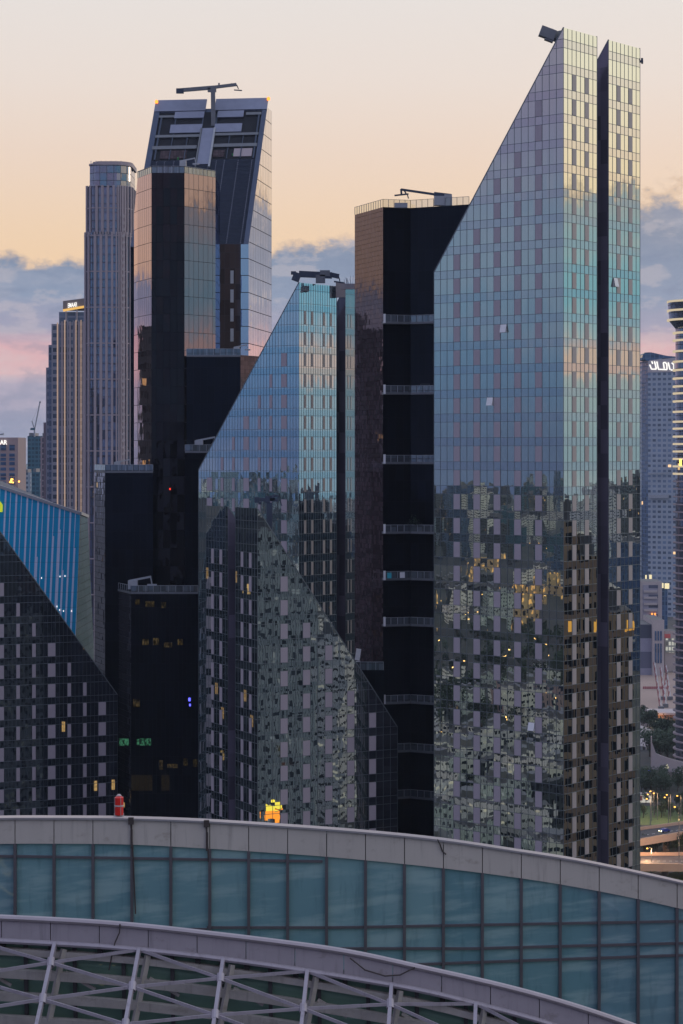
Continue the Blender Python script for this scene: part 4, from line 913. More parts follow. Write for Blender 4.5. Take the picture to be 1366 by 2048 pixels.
for q_ in (((1292, 1157, 3, 14), (1301, 1156, 5, 13)), ((1325, 1171, 4, 10), (1334, 1172, 9, 11))):
    th = thing('lit_sign', 'pair of tall pale-yellow lit panels ' + ('over the banded block' if q_[0][0] < 1300 else 'right of the banded block'), 'lit sign', P(q_[0][0], 1160, 1620))
    for px, py, w_, h_ in q_: b = MB(); b.box(P(px, py, 1620), w_ / F * 1620, .8, h_ / F * 1620); b.build('lit_panel', M['pale_lit'], th)
    b = MB(); p = P(q_[0][0], 1180, 1622); b.prism([(p.x - 2, 1623), (p.x + 4, 1623), (p.x + 4, 1630), (p.x - 2, 1630)], 0, p.z + 3); b.build('support', M['nside'], th)
th = thing('shop_pavilion', 'low bright-lit shop front with a red board above, right of the columned block', 'building', (*XY(1340, 1390), 0))
b = MB(); a, c = XY(1330, 1420), XY(1352, 1420); b.prism([a, c, (c[0], 1436), (a[0], 1436)], 0, Z(1262, 1420), mtop=1); b.build('wall', [M['sand'], M['roof']], th)
b = MB(); b.box(P(1335, 1272, 1419), 4, .5, 2.6); b.build('red_board', noisy('coral board', (.6, .12, .12), .6, .1), th)
M['shopl'] = facade('shop glow', (0.35, .36, .34), (.3, .3, .26), 2.0, 3.5, .7, .7, .7, (.9, .9, .75), .45)
b = MB(); b.box(P(1341, 1291, 1419), 7, .5, 9.5); b.build('shop_glass', M['shopl'], th)
# red and white site cranes
for k, (px, py, h, tl) in enumerate(((1322, 1420, 95, -14), (1331, 1415, 80, -10), (1340, 1400, 70, -9), (1326, 1400, 60, 8))):
    th = thing('site_crane', ('tall leaning red and white lattice jib at the left of the sandy lot', 'second leaning lattice jib, right of the tall one', 'short lattice jib beside the round tower', 'lattice jib leaning to the right over the sandy lot')[k], 'crane', P(px, py, gz(py)))
    d = gz(py); b = MB(); p, q_ = P(px, py, d), P(px + tl, py - h, d)
    b.bar(p + Vector((-.5, 0, 0)), q_ + Vector((-.3, 0, 0)), .4, mi=0); b.bar(p + Vector((.8, 0, 0)), q_ + Vector((.5, 0, 0)), .4, mi=1)
    n = 12
    for i in range(n): a, c = p.lerp(q_, i / n), p.lerp(q_, (i + 1) / n); b.bar(a + Vector((-.5, 0, 0)), c + Vector((.7, 0, 0)), .3, mi=i % 2)
    b.build('jib', [M['crane_red'], M['white']], th); b = MB(); b.box(p + Vector((0, 0, 1.2)), 3, 3, 2.0); b.build('cab', M['steel'], th)
# sandy lot, plaza, roads
def sheet(name, pts, z, mat, kind='structure', th=0):
    b = MB(); b.face([(x, y, z) for x, y in pts]); return struct(b.build(name, mat), kind)
def strip(py0, py1, x0=1240, x1=1440): d0, d1 = gz(py0), gz(py1); return [XY(x0, d1), XY(x1, d1), XY(x1, d0), XY(x0, d0)]
G0 = MB(); G0.face([(-6000, -2000, 0), (6000, -2000, 0), (6000, 8000, 0), (-6000, 8000, 0)]); struct(G0.build('ground', M['ground']))
M['sandlot'] = noisy('dusty site ground', (.30, .225, .20), .95, .25, .03)
sheet('sandy_ground', strip(1345, 1428), .05, M['sandlot'])
b = MB(); d = gz(1378)
for k in range(14): b.box((XY(1300, d)[0] - 4 + k * 1.1, d, .8), .9, .4, 1.6)
tag(b.build('site_fence', M['crane_red']), 'low red hoarding across the sandy lot', 'fence')
sheet('plaza', strip(1428, 1470), .06, noisy('plaza paving', (.20, .17, .18), .9, .2, .05))
th = thing('restaurant_pavilion', 'low warm-lit pavilion with a flat pale roof, behind the dark trees', 'building', (*XY(1330, gz(1452)), 0))
d = gz(1452); b = MB(); a, c = XY(1309, d), XY(1362, d); b.prism([a, c, (c[0], d + 14), (a[0], d + 14)], 0, 6.3, mtop=0); b.build('wall', M['copper'], th)
b = MB(); b.prism([(a[0] - 3, d - 2), (c[0] + 2, d - 2), (c[0] + 2, d + 16), (a[0] - 3, d + 16)], 6.3, 7.4); b.build('roof', M['sand'], th)
b = MB(); b.box(P(1331, 1449, d - 1.5), 2, .3, 1.4); b.build('white_lamp', M['white_lit'], th)
b = MB(); b.box(P(1312, 1441, d - .6), 1.2, .3, 3.0); b.build('warm_lamp', emis('soft orange wall light', (1, .45, .15), .8), th)
ll = bpy.data.lights.new('wall_lamp', 'POINT'); ll.energy = 2500; ll.color = (1, .5, .2); ll.shadow_soft_size = 1; lo = bpy.data.objects.new('wall_lamp', ll); COL.objects.link(lo); lo.location = P(1311, 1441, d - 5); lo.parent = th; lo.matrix_parent_inverse = parent_inv(th)
# curved pale canopy and ring wall
th = thing('shell_roof', 'pale curved shell roof tapering to a point, left of the dark trees', 'building', (*XY(1285, gz(1500)), 0))
b = MB(); d = gz(1500)
arc = [(1250, 1448), (1283, 1451), (1296, 1456), (1308, 1463), (1319, 1471)]; lowr = [(1250, 1500), (1283, 1492), (1292, 1494), (1304, 1482), (1319, 1472)]
for (a, c), (e, f) in zip(zip(arc, arc[1:]), zip(lowr, lowr[1:])): b.face([P(*e, d), P(*f, d), P(*c, d + 30), P(*a, d + 30)])
b.build('roof', M['sand'], th)
b = MB()
for e in lowr[1:-1]: p = P(*e, d); b.tube([(p.x, p.y, 0), p], .5, 6)
b.build('posts', M['steelL'], th)
th = thing('ring_wall', 'pale sweeping curved wall with an upright fin and small lit emblem, below the dark trees', 'building', (*XY(1335, gz(1560)), 0))
b = MB(); pts = []
d0 = gz(1556)
for k in range(13):
    s_ = k / 12; px = 1303 + 110 * s_; d = d0 - 34 * s_ * (2 - s_) * .5; ph_ = 12 - 3.2 * (1 - (1 - s_) ** 2) ; pts.append((px, d, ph_ + (5 if k == 0 else 0)))
for (p0, d_0, h0), (p1, d_1, h1) in zip(pts, pts[1:]):
    x0, x1 = XY(p0, d_0)[0], XY(p1, d_1)[0]
    b.face([(x0, d_0, 4.2), (x1, d_1, 4.2), (x1, d_1, h1), (x0, d_0, h0)]); b.face([(x0, d_0, h0), (x1, d_1, h1), (x1, d_1 + 2, h1), (x0, d_0 + 2, h0)])
    b.face([(x0 + 2, d_0 + 2.5, 0), (x1 + 2, d_1 + 2.5, 0), (x1 + 2, d_1 + 2.5, 4.2), (x0 + 2, d_0 + 2.5, 4.2)]) 
b.build('wall', M['sand'], th)
b = MB(); b.prism([XY(1301.5, d0), XY(1304, d0), XY(1304, d0 + 2), XY(1301.5, d0 + 2)], 0, 19); b.build('fin', M['sand'], th)
b = MB(); q_ = P(1334, 1535, d0 - 16); b.box(q_, 1.7, .3, .9); b.box(q_ + Vector((0, 0, 1.0)), .8, .3, .8); b.build('lit_emblem', emis('pale emblem light', (.9, .85, .6), .5), th)
b = MB(); b.box(P(1296, 1544, d0 + 8), 2.6, .3, 1.5); b.bar(P(1296, 1544, d0 + 8), (P(1296, 1544, d0 + 8).x, d0 + 8, 0), .3); tag(b.build('blue_sign', M['blue_lit']), 'small glowing blue sign left of the curved wall', 'sign')

# trees
def tree_mesh(seed, h, kind):
    random.seed(seed); b = MB(); tr_ = MB(); tr_.tube([(0, 0, 0), (0.1, 0, h * .3), (0, .15, h * .62)], [h * .035, h * .026, h * .012], 6)
    for k in range(5):
        a = 6.28 * k / 5 + random.random(); tr_.tube([(0, 0, h * (.3 + .05 * k)), (math.cos(a) * h * .2, math.sin(a) * h * .2, h * (.5 + .06 * k))], [h * .014, h * .006], 5)
    lobes = [(Vector((random.uniform(-.24, .24) * h, random.uniform(-.24, .24) * h, h * random.uniform(.42, .88))), h * random.uniform(.12, .22)) for _ in range(11)]
    for c, r in lobes:
        for _ in range(60):
            v = Vector((random.gauss(0, 1), random.gauss(0, 1), random.gauss(0, 1))).normalized() * r * random.uniform(.6, 1.05); q_ = c + v; s_ = h * random.uniform(.018, .04)
            a = Vector((random.uniform(-1, 1), random.uniform(-1, 1), random.uniform(-1, 1))).normalized(); cc = a.cross(Vector((random.random(), random.random(), 1))).normalized()
            b.face([q_ - a * s_, q_ + cc * s_, q_ + a * s_, q_ - cc * s_])
    return tr_, b
protos = []
for k in range(3):
    th = thing('tree', '', 'tree', (0, 0, 0)); tr_, cr_b = tree_mesh(11 + k, 10.0, 0)
    a = tr_.build('trunk', M['trunk'], th); c = cr_b.build('crown', M['leaf'], th); protos.append((th, a, c))
used = [False] * 3
def tree(x, y, s, label, group):
    i = random.randrange(3); th, a, c = protos[i]
    if used[i]:
        t2 = th.copy(); COL.objects.link(t2)
        for o in (a, c): o2 = o.copy(); COL.objects.link(o2); o2.parent = t2
        th = t2
    used[i] = True
    th.location = (x, y, 0); th.scale = (s, s, s * random.uniform(.85, 1.15)); th.rotation_euler.z = random.uniform(0, 6.28); th['label'] = label; th['group'] = group
random.seed(3)
for k in range(30):
    py = random.uniform(1478, 1530); px = random.uniform(1292, 1366); d = gz(py)
    if px < 1312 and py < 1500: px += 20
    tree(*XY(px, d), random.uniform(.9, 1.6), 'dark rounded tree in the clump between the shell roof and curved wall', 'trees behind the curved wall')
for k in range(14):
    py = random.uniform(1440, 1462); px = random.uniform(1282, 1308); tree(*XY(px, gz(py)), random.uniform(.7, 1.1), 'dark tree beside the low warm-lit pavilion', 'trees by the pavilion')
for k in range(26):
    py = random.uniform(1565, 1590); px = random.uniform(1280, 1368); tree(*XY(px, gz(py)), random.uniform(.5, .85), 'small dark street tree in front of the curved wall', 'trees in front of the curved wall')
for k in range(24):
    py = random.uniform(1606, 1640); px = random.uniform(1280, 1368); tree(*XY(px, gz(py)), random.uniform(.4, .75), 'shrubby tree on the green verge beside the flyover', 'trees on the verge')
for k in range(12):
    py = random.uniform(1704, 1712); px = random.uniform(1284, 1368); tree(*XY(px, gz(py)), random.uniform(.55, .8), 'dark tree between the two flyovers', 'trees between the flyovers')
sheet('street', strip(1592, 1612), .07, M['asph']); sheet('lawn', strip(1612, 1650), .06, M['lawn']); sheet('lawn', strip(1735, 1800), .06, M['lawn'])
sheet('dark_ground', strip(1680, 1718), .06, noisy('planted bed', (.02, .03, .02), .95, .4, .1))
b = MB(); p0 = [(1270, 1762), (1330, 1748), (1380, 1738)]
for (a, c) in zip(p0, p0[1:]): b.face([(*XY(a[0], gz(a[1])), .1), (*XY(c[0], gz(c[1])), .1), (*XY(c[0], gz(c[1] - 8)), .1), (*XY(a[0], gz(a[1] - 7)), .1)])
struct(b.build('path', M['sand']))
# flyovers: deck, parapets, piers
def flyover(label, yl0, yl1, yr0, yr1, h):
    """far parapet top row yl0->yr0, near parapet top row yl1->yr1 (left to right), deck height h"""
    th = thing('flyover', label, 'flyover', (*XY(1330, 850), 0))
    Hc = CAMZ - h; f = lambda px, py: (*XY(px, F * Hc / (py - HY)),)
    x0, x1 = 1230, 1430; ex = lambda ya, yb, px: ya + (yb - ya) * (px - 1283) / (1366 - 1283)
    fl, fr = f(x0, ex(yl0, yr0, x0)), f(x1, ex(yl0, yr0, x1)); nl_, nr_ = f(x0, ex(yl1, yr1, x0)), f(x1, ex(yl1, yr1, x1))
    b = MB(); b.prism([nl_, nr_, fr, fl], h - 2.2, h - .9); b.build('deck', M['asph'], th)
    for (a, c) in ((nl_, nr_), (fl, fr)):
        b = MB(); b.bar((*a, h - 1.1), (*c, h - 1.1), .5, 2.7); b.build('parapet', M['conc'], th)
    b = MB(); m0 = [(nl_[i] + fl[i]) / 2 for i in (0, 1)]; m1 = [(nr_[i] + fr[i]) / 2 for i in (0, 1)]
    for s_ in (.3, .36, .42, .48, .54, .6, .66, .72, .78):
        a = [m0[i] + (m1[i] - m0[i]) * s_ for i in (0, 1)]; c = [m0[i] + (m1[i] - m0[i]) * (s_ + .03) for i in (0, 1)]; b.bar((*a, h - .88), (*c, h - .88), .2, .03)
    b.build('lane_marking', M['white'], th)
    for s_ in (.2, .5, .8):
        b = MB(); a = [m0[i] + (m1[i] - m0[i]) * s_ for i in (0, 1)]; b.tube([(*a, 0), (*a, h - 2.2)], 1.2, 10); b.build('pier', M['conc'], th)
    return m0, m1, h
m0, m1, h1 = flyover('upper flyover with peach-lit parapets, rising slightly to the right', 1655, 1678, 1644, 1664, 8)
n0, n1, h2 = flyover('lower flyover with peach-lit parapets, nearly level', 1706, 1728, 1706, 1729, 6)
# car
def car(px, frac, label, col):
    a = [m0[i] + (m1[i] - m0[i]) * frac for i in (0, 1)]; z = h1 - .88; dirv = Vector((m1[0] - m0[0], m1[1] - m0[1], 0)).normalized(); nv = Vector((-dirv.y, dirv.x, 0))
    th = thing('parked_car', label, 'car', (*a, z)); o = Vector((*a, z))
    b = MB(); sec = [(-2.2, .35, .75), (-2.1, .3, .95), (-1.1, .28, 1.0), (-.6, .28, 1.42), (.9, .28, 1.42), (1.5, .28, 1.0), (2.2, .3, .85), (2.25, .35, .6)]
    for (x0, b0, t0), (x1, b1, t1) in zip(sec, sec[1:]):
        q_ = lambda x, y, z_: o + dirv * x + nv * y + Vector((0, 0, z_))
        b.face([q_(x0, -.85, t0), q_(x1, -.85, t1), q_(x1, .85, t1), q_(x0, .85, t0)]); b.face([q_(x0, -.88, b0), q_(x1, -.88, b1), q_(x1, -.85, t1), q_(x0, -.85, t0)]); b.face([q_(x0, .85, t0), q_(x1, .85, t1), q_(x1, .88, b1), q_(x0, .88, b0)])
    b.build('body', noisy('car paint', col, .3, .1, 1.0, .2), th)
    for s_ in (-1, 1):
        for x in (-1.35, 1.4):
            b = MB(); c = o + dirv * x + nv * .82 * s_ + Vector((0, 0, .32)); b.tube([c - nv * .1, c + nv * .1], .32, 12); b.build('wheel', M['joint'], th)
    for s_ in (-.6, .6): b = MB(); b.box(o + dirv * -2.25 + nv * s_ + Vector((0, 0, .65)), .12, .35, .25, dirv, nv); b.build('headlight', emis('headlight', (1, .95, .5), 8), th)
car(0, .485, 'dark blue car with bright headlights on the upper flyover', (.03, .05, .25))
# street lamps
def lamp(px, py, label, group, h=11.0, e=0, base=0.0):
    d = F * (CAMZ - base - h) / (py - HY); p = P(px, py, d); p.z = base + h
    th = thing('street_lamp', label, 'street lamp', (p.x, p.y, base), group)
    b = MB(); b.tube([(p.x, p.y, base), (p.x, p.y, base + h)], [.16, .09], 6); b.bar(p, p + Vector((-1.4, 0, .1)), .12); b.build('pole', M['steel'], th)
    b = MB(); b.box(p + Vector((-1.5, 0, -.15)), .55, .45, .3); b.build('lamp_head', M['warm'], th)
    if e:
        l = bpy.data.lights.new('lamp', 'POINT'); l.energy = e; l.color = (1, .55, .25); l.shadow_soft_size = .8
        o = bpy.data.objects.new('lamp_light', l); COL.objects.link(o); o.location = p + Vector((-1.5, 0, -1.3)); o.parent = th; o.matrix_parent_inverse = parent_inv(th)
for px, py in ((1301, 1597), (1303, 1588), (1315, 1586), (1337, 1594), (1341, 1589), (1362, 1591), (1308, 1582)): lamp(px, py, 'lit amber street lamp in the row along the street behind the verge', 'amber lamps along the street', e=1200)
lamp(1303, 1696, 'lit amber lamp standing between the two flyovers', 'flyover lamps', 10, 9000)
lamp(1358, 1613, 'tall lamp pole on the verge beside the upper flyover', 'verge lamp poles', 24)
for px, py, e in ((1262, 1640, 9000), (1395, 1634, 9000), (1255, 1690, 8000), (1400, 1692, 8000)): lamp(px, py, 'amber lamp lighting the flyovers just outside the view', 'lamps lighting the flyovers', 13, e, 6)
th = thing('kiosk', 'teal tent with bright lit front among the trees right of the shell roof', 'tent', (*XY(1343, gz(1480)), 0))
b = MB(); p = Vector((*XY(1343, gz(1480)), 0)); b.lathe(p, [(3, 3), (0, 8)], 6); b.build('canopy', M['teal'], th); b = MB(); b.lathe(p, [(2.6, 0), (2.6, 3)], 6); b.build('stall', emis('stall glow', (1, .85, .75), .35), th)
th = thing('shop_stall', 'bright white and red kiosk beside the street at the tower edge', 'kiosk', (*XY(1290, gz(1604)), 0))
b = MB(); p = Vector((*XY(1290, gz(1604)), 0)); b.box(p + Vector((0, 0, 1.6)), 8, 4, 3.2); b.build('body', emis('kiosk glow', (.95, .9, .8), .55), th); b = MB(); b.box(p + Vector((-2.5, -2.1, 2)), 2.2, .2, 2); b.build('red_panel', M['crane_red'], th); b = MB(); b.box(p + Vector((0, 0, 3.5)), 9, 5, .4); b.build('roof', M['sand'], th)

# ------------------------------------------------------------------ city seen in the glass
def rb(label, cx, cy, wx, wy, h, mat, group, ang=0.0, cat='building', steps=None):
    th = thing('city_building', label, cat, (cx, cy, 0), group); ca, sa = math.cos(ang), math.sin(ang)
    b = MB(); fp = [(cx + x * ca - y * sa, cy + x * sa + y * ca) for x, y in ((-wx / 2, -wy / 2), (wx / 2, -wy / 2), (wx / 2, wy / 2), (-wx / 2, wy / 2))]
    b.prism(fp, 0, h, mtop=1); b.build('wall', [M[mat], M['roof']], th)
    b = MB(); f2 = [(cx + (p[0] - cx) * .5, cy + (p[1] - cy) * .5) for p in fp]; b.prism(f2, h, h + min(5, h * .12)); b.build('roof_house', M['steel'], th); return th
# right: brown stepped tower mirrored in the sliced faces
u = Vector((.985, .17, 0)); n_ = Vector((-.17, .985, 0)); c0 = Vector((45, 358, 0)) + u * 150
for k, (off, hgt, wd) in enumerate(((-9, 152, 16), (3.5, 141, 9), (10.5, 133, 5), (16, 125, 6), (22, 112, 7))):
    p = c0 + n_ * off; rb('brown stone stepped tower that the slot faces mirror, seen only in reflection', p.x, p.y, 30, wd, hgt, 'r_brown', 'steps of the mirrored brown tower', math.atan2(u.y, u.x))
p = Vector((-2, 424, 0)) + Vector((.97, .24, 0)) * 330
for k, (off, hgt, wd) in enumerate(((-10, 132, 12), (0, 124, 9), (9, 112, 10), (20, 96, 14))):
    q_ = p + Vector((-.24, .97, 0)) * off; rb('dark stepped tower mirrored in the central tower right face', q_.x, q_.y, 30, wd, hgt, 'r_dark', 'steps of the mirrored dark tower', math.atan2(.24, .97))
# behind right: pale residential towers for the low twin
for k, (x, y, wx, h, mt) in enumerate(((150, 240, 30, 128, 'r_teal'), (205, 190, 34, 138, 'r_teal'), (120, 190, 22, 96, 'r_pale'), (250, 260, 30, 118, 'r_pale'), (260, 120, 40, 120, 'r_teal'), (330, 210, 36, 132, 'r_dark'), (175, 120, 30, 90, 'r_brown'))):
    rb('pale residential block mirrored in the low front tower', x, y, wx, 26, h, mt, 'mirrored residential blocks', -.63)
# forward left: dark tower mirrored in the bronze flank
for off, h, wd in ((0, 186, 22), (20, 160, 18)): rb('dark green-glass tower mirrored in the bronze tower flank', -158 - off, 575 - off * .5, wd, 26, h, 'r_dark', 'mirrored dark green towers', .7)
rb('dark lit tower mirrored in the narrow slices of the low front tower', -118, 452, 26, 34, 143, 'r_dark', 'mirrored dark lit towers', .63)
# left: city for the wide faces
random.seed(33)
for k in range(34):
    while True:
        x, y = random.uniform(80, 620), random.uniform(-330, 330)
        if x > .1626 * y + 45 and math.hypot(x - 190, y - 400) > 60: break
    rb('city block mirrored in the falling glass faces', x, y, random.uniform(14, 34), random.uniform(12, 26), random.choice([14, 20, 26, 34, 48, 66, 84]) * random.uniform(.8, 1.2), random.choice(['r_teal', 'r_white', 'r_pale', 'r_dark', 'r_white', 'lwall']), 'mirrored blocks at right', random.uniform(-.9, -.3))
random.seed(22)
for k in range(30):
    x = -random.uniform(700, 960); y = 358 - abs(x) * .25 + random.uniform(-1, 1) * (16 + .055 * abs(x))
    if k > 14: continue
    rb('grey-white villa block mirrored among trees in the tall tower', x, y, random.uniform(12, 28), random.uniform(10, 22), random.uniform(6, 20), random.choice(['r_white', 'r_pale', 'r_dark', 'r_teal', 'lwall']), 'mirrored villa blocks', random.uniform(-.4, .4))
random.seed(21)
def leftpt(a, b):
    x = -random.uniform(a, b)
    if a > 1200 and random.random() < .35: return x, 425 - abs(x) * .20 + random.uniform(-1, 1) * (15 + .04 * abs(x))   # mirrored in the central tower
    return x, 358 - abs(x) * .25 + random.uniform(-1, 1) * (16 + .055 * abs(x))
for k in range(64):
    x, y = leftpt(2100, 5200)
    rb('distant skyline block mirrored in the wide faces of the tall tower', x, y, random.uniform(25, 60), random.uniform(20, 50), random.choice([30, 40, 50, 60, 75, 90, 110]) * random.uniform(.8, 1.1), random.choice(['r_dark', 'far1', 'r_pale', 'far2', 'nside']), 'mirrored distant skyline')
for k in range(30):
    x, y = leftpt(1300, 1950)
    rb('pale mansion block mirrored in the wide face of the tall tower', x, y, random.uniform(20, 45), random.uniform(14, 30), random.uniform(14, 36), random.choice(['r_pale', 'gold', 'r_white', 'r_teal', 'r_white', 'r_dark', 'nside']), 'mirrored mansion blocks')
for k in range(46):
    x, y = leftpt(330, 660)
    rb('white low block mirrored near the foot of the tall tower', x, y, random.uniform(14, 30), random.uniform(8, 20), random.uniform(7, 22), random.choice(['r_white', 'r_white', 'r_pale', 'r_teal', 'r_dark']), 'mirrored low blocks', random.uniform(-.5, .5))
for k in range(70):
    x, y = leftpt(690, 1280); tree(x, y, random.uniform(1.0, 2.0), 'park tree mirrored in the wide face of the tall tower', 'mirrored park trees')
for k in range(16):
    x, y = leftpt(400, 640); tree(x, y, random.uniform(.6, 1.1), 'street tree mirrored between the white low blocks', 'mirrored street trees')
for k in range(36):
    d_ = random.uniform(900, 4200); x = 45 + .955 * d_; y = 358 + .28 * d_ + random.uniform(-1, 1) * (25 + .07 * d_)
    rb('far block mirrored in the sliced face of the tall tower', x, y, random.uniform(20, 50), random.uniform(20, 50), random.choice([25, 40, 60, 80, 100, 125]) * random.uniform(.8, 1.1), random.choice(['r_dark', 'far1', 'r_pale', 'far2', 'nside', 'r_brown']), 'mirrored blocks to the right')
lm_ = thing('street_lamp', 'tiny far street lamp mirrored in the wide face of the tall tower', 'street lamp', (0, 0, 0), 'mirrored street lamps')
b = MB(); b.tube([(0, 0, 0), (0, 0, 11)], .14, 5); pl_ = b.build('pole', M['steel'], lm_)
b = MB(); b.box((0, 0, 11.3), .9, .9, .6); hd_ = b.build('lamp_head', emis('far amber lamp', (1, .58, .2), 6.0), lm_)
for k in range(64):
    x, y = leftpt(500, 2600)
    if k == 0: q_ = lm_
    else:
        q_ = lm_.copy(); COL.objects.link(q_)
        for o_ in (pl_, hd_): o2 = o_.copy(); COL.objects.link(o2); o2.parent = q_
    q_.location = (x, y, random.uniform(0, 1))
# behind camera: a few blocks for the black fronts and the atrium glass
for x, y, wx, h in ((-160, -200, 60, 120), (-60, -320, 70, 150), (60, -260, 50, 110), (170, -150, 60, 140), (-300, -120, 60, 100)):
    rb('dark block behind the viewpoint, seen only in reflection', x, y, wx, 40, h, 'r_dark', 'blocks behind the viewpoint')
# lit orange board mirrored low in the front tower
th = thing('billboard', 'glowing orange and yellow board mirrored low in the front tower', 'billboard', (108, 283, 0))
nv = Vector((-.81, .59, 0)); ax = Vector((.59, .81, 0)); o = Vector((103.2, 277.2, 60.5))
b = MB(); b.box(o, 5.0, .3, 2.6, ax, nv); b.build('orange_panel', emis('orange board light', (1, .30, .03), 3.0), th)
b = MB(); b.box(o + Vector((0, 0, 2.3)) + ax * .8, 2.6, .3, 1.6, ax, nv); b.build('yellow_panel', emis('yellow board light', (1, .75, .08), 3.0), th)
b = MB(); b.bar(o + Vector((0, 0, -2)), (o.x, o.y, 0), 1.0); b.build('post', M['steel'], th)

# ------------------------------------------------------------------ foreground curved glass hall
def interp(tab, x):
    if x <= tab[0][0]: return tab[0][1] + (tab[1][1] - tab[0][1]) * (x - tab[0][0]) / (tab[1][0] - tab[0][0])
    for (x0, y0), (x1, y1) in zip(tab, tab[1:]):
        if x <= x1: return y0 + (y1 - y0) * (x - x0) / (x1 - x0)
    (x0, y0), (x1, y1) = tab[-2:]; return y1 + (y1 - y0) * (x - x1) / (x1 - x0)
def smooth_tab(tab, x, w_=70): return (interp(tab, x - w_) + 2 * interp(tab, x - w_ / 2) + 2 * interp(tab, x) + 2 * interp(tab, x + w_ / 2) + interp(tab, x + w_)) / 8
QT = [(-300, 1650), (0, 1636), (250, 1637), (400, 1642), (540, 1651), (683, 1661), (810, 1672), (930, 1686), (1010, 1700), (1120, 1715), (1210, 1732), (1290, 1750), (1366, 1766), (1500, 1800)]
QB = [(-300, 1700), (0, 1687), (250, 1688), (415, 1697), (640, 1712), (810, 1728), (960, 1745), (1115, 1767), (1270, 1796), (1345, 1814), (1500, 1850)]
RT = [(-300, 1826), (0, 1836), (180, 1845), (290, 1854), (420, 1869), (530, 1882), (683, 1902), (770, 1920), (850, 1939), (950, 1960), (1060, 1987), (1150, 2013), (1240, 2043), (1366, 2090), (1500, 2145)]
RB = [(-300, 1868), (0, 1879), (230, 1892), (400, 1910), (550, 1930), (683, 1951), (860, 1981), (940, 2003), (1050, 2030), (1150, 2062), (1366, 2140), (1500, 2195)]
def dQ(px): return 80 + 1.1 * (max(0, px - 100) / 1266.0) ** 1.6
Q = thing('curved_glass_hall', 'curved teal glass facade with grey coping panels across the foreground', 'building', (0, 81, 0))
joints = [30 + 77.9 * k for k in range(-4, 21)]
def joints_f(tab, d_, js, name, mat, par, dep, gap=1.0, tb=None, sub=4):
    for a, c in zip(js, js[1:]):
        b = MB(); xs = [a + gap / 2 + (c - a - gap) * i / sub for i in range(sub + 1)]
        for x0, x1 in zip(xs, xs[1:]):
            p = [P(x0, smooth_tab(tb, x0), d_(x0)), P(x1, smooth_tab(tb, x1), d_(x1)), P(x1, smooth_tab(tab, x1), d_(x1)), P(x0, smooth_tab(tab, x0), d_(x0))]
            b.face(p); q_ = [v + Vector((0, dep, 0)) for v in p]; b.face([p[3], p[2], q_[2], q_[3]]); b.face(q_[::-1]); b.face([p[1], p[0], q_[0], q_[1]])
            if x0 == xs[0]: b.face([p[0], p[3], q_[3], q_[0]])
            if x1 == xs[-1]: b.face([p[2], p[1], q_[1], q_[2]])
        b.build(name, mat, par)
joints_f(QT, dQ, joints, 'coping_panel', M['clad'], Q, .5, 1.6, QB)
b = MB()
for a in range(-280, 1640, 26): b.bar(P(a, smooth_tab(QT, a) - 1.5, dQ(a) + .18), P(a + 26, smooth_tab(QT, a + 26) - 1.5, dQ(a + 26) + .18), .55, .07)
b.build('cap_rail', M['coping'], Q)
b = MB(); b2 = MB()
run = 0.0; xs = [30 + 77.9 * (k / 2) for k in range(-8, 41)]
for x0, x1 in zip(xs, xs[1:]):
    z0_, z1_ = P(x0, smooth_tab(QB, x0) - 2, 80).z, P(x1, smooth_tab(QB, x1) - 2, 80).z
    a, c = Vector((*XY(x0, dQ(x0) + .12), 0)), Vector((*XY(x1, dQ(x1) + .12), 0)); L_ = (c - a).length
    r0, r1 = (x0 - 30) / 77.9 * 1.5 + 300, (x1 - 30) / 77.9 * 1.5 + 300
    b.face([(a.x, a.y, 0), (c.x, c.y, 0), (c.x, c.y, z1_), (a.x, a.y, z0_)], [(r0, 0), (r1, 0), (r1, z1_), (r0, z0_)])
    b2.face([(a.x, a.y + .7, z0_ - 3), (c.x, c.y + .7, z1_ - 3), (c.x, c.y + .7, z1_ + .5), (a.x, a.y + .7, z0_ + .5)][::-1])
b.build('glazing', M['teal_glass'], Q); b2.build('back_wall', M['joint'], Q)
b = MB()
for x in joints:
    d = dQ(x); p = P(x, smooth_tab(QT, x) + 1, d); q_ = P(x, 2200, d)
    b.box(((p + q_) / 2) + Vector((0, .10, 0)), .045, .06, (p - q_).length - .3, mi=1)
    pb = P(x, smooth_tab(QB, x), d); b.box(((pb + q_) / 2) + Vector((0, .03, 0)), .11, .12, (pb - q_).length, mi=0)
def transom(b, ytab, x0, x1, w_=.09):
    x = x0
    while x < x1:
        xe = min(x + 77.9, x1); b.bar(P(x, interp(ytab, x), dQ(x) + .06), P(xe, interp(ytab, xe), dQ(xe) + .06), .09, w_, mi=0); x = xe
transom(b, [(-300, 1711), (0, 1712), (650, 1723)], -280, 645); transom(b, [(400, 1855), (683, 1855), (1600, 1838)], 414, 1550)
transom(b, [(500, 1897), (950, 1897), (1600, 1880)], 560, 1550); transom(b, [(800, 1930), (1366, 1910), (1600, 1905)], 800, 1550); transom(b, [(-300, 1860), (600, 1858)], -280, 414)
b.build('mullion_grid', [noisy('bronze grey mullion', (.11, .10, .115), .45, .2, 2, .3), M['joint']], Q)
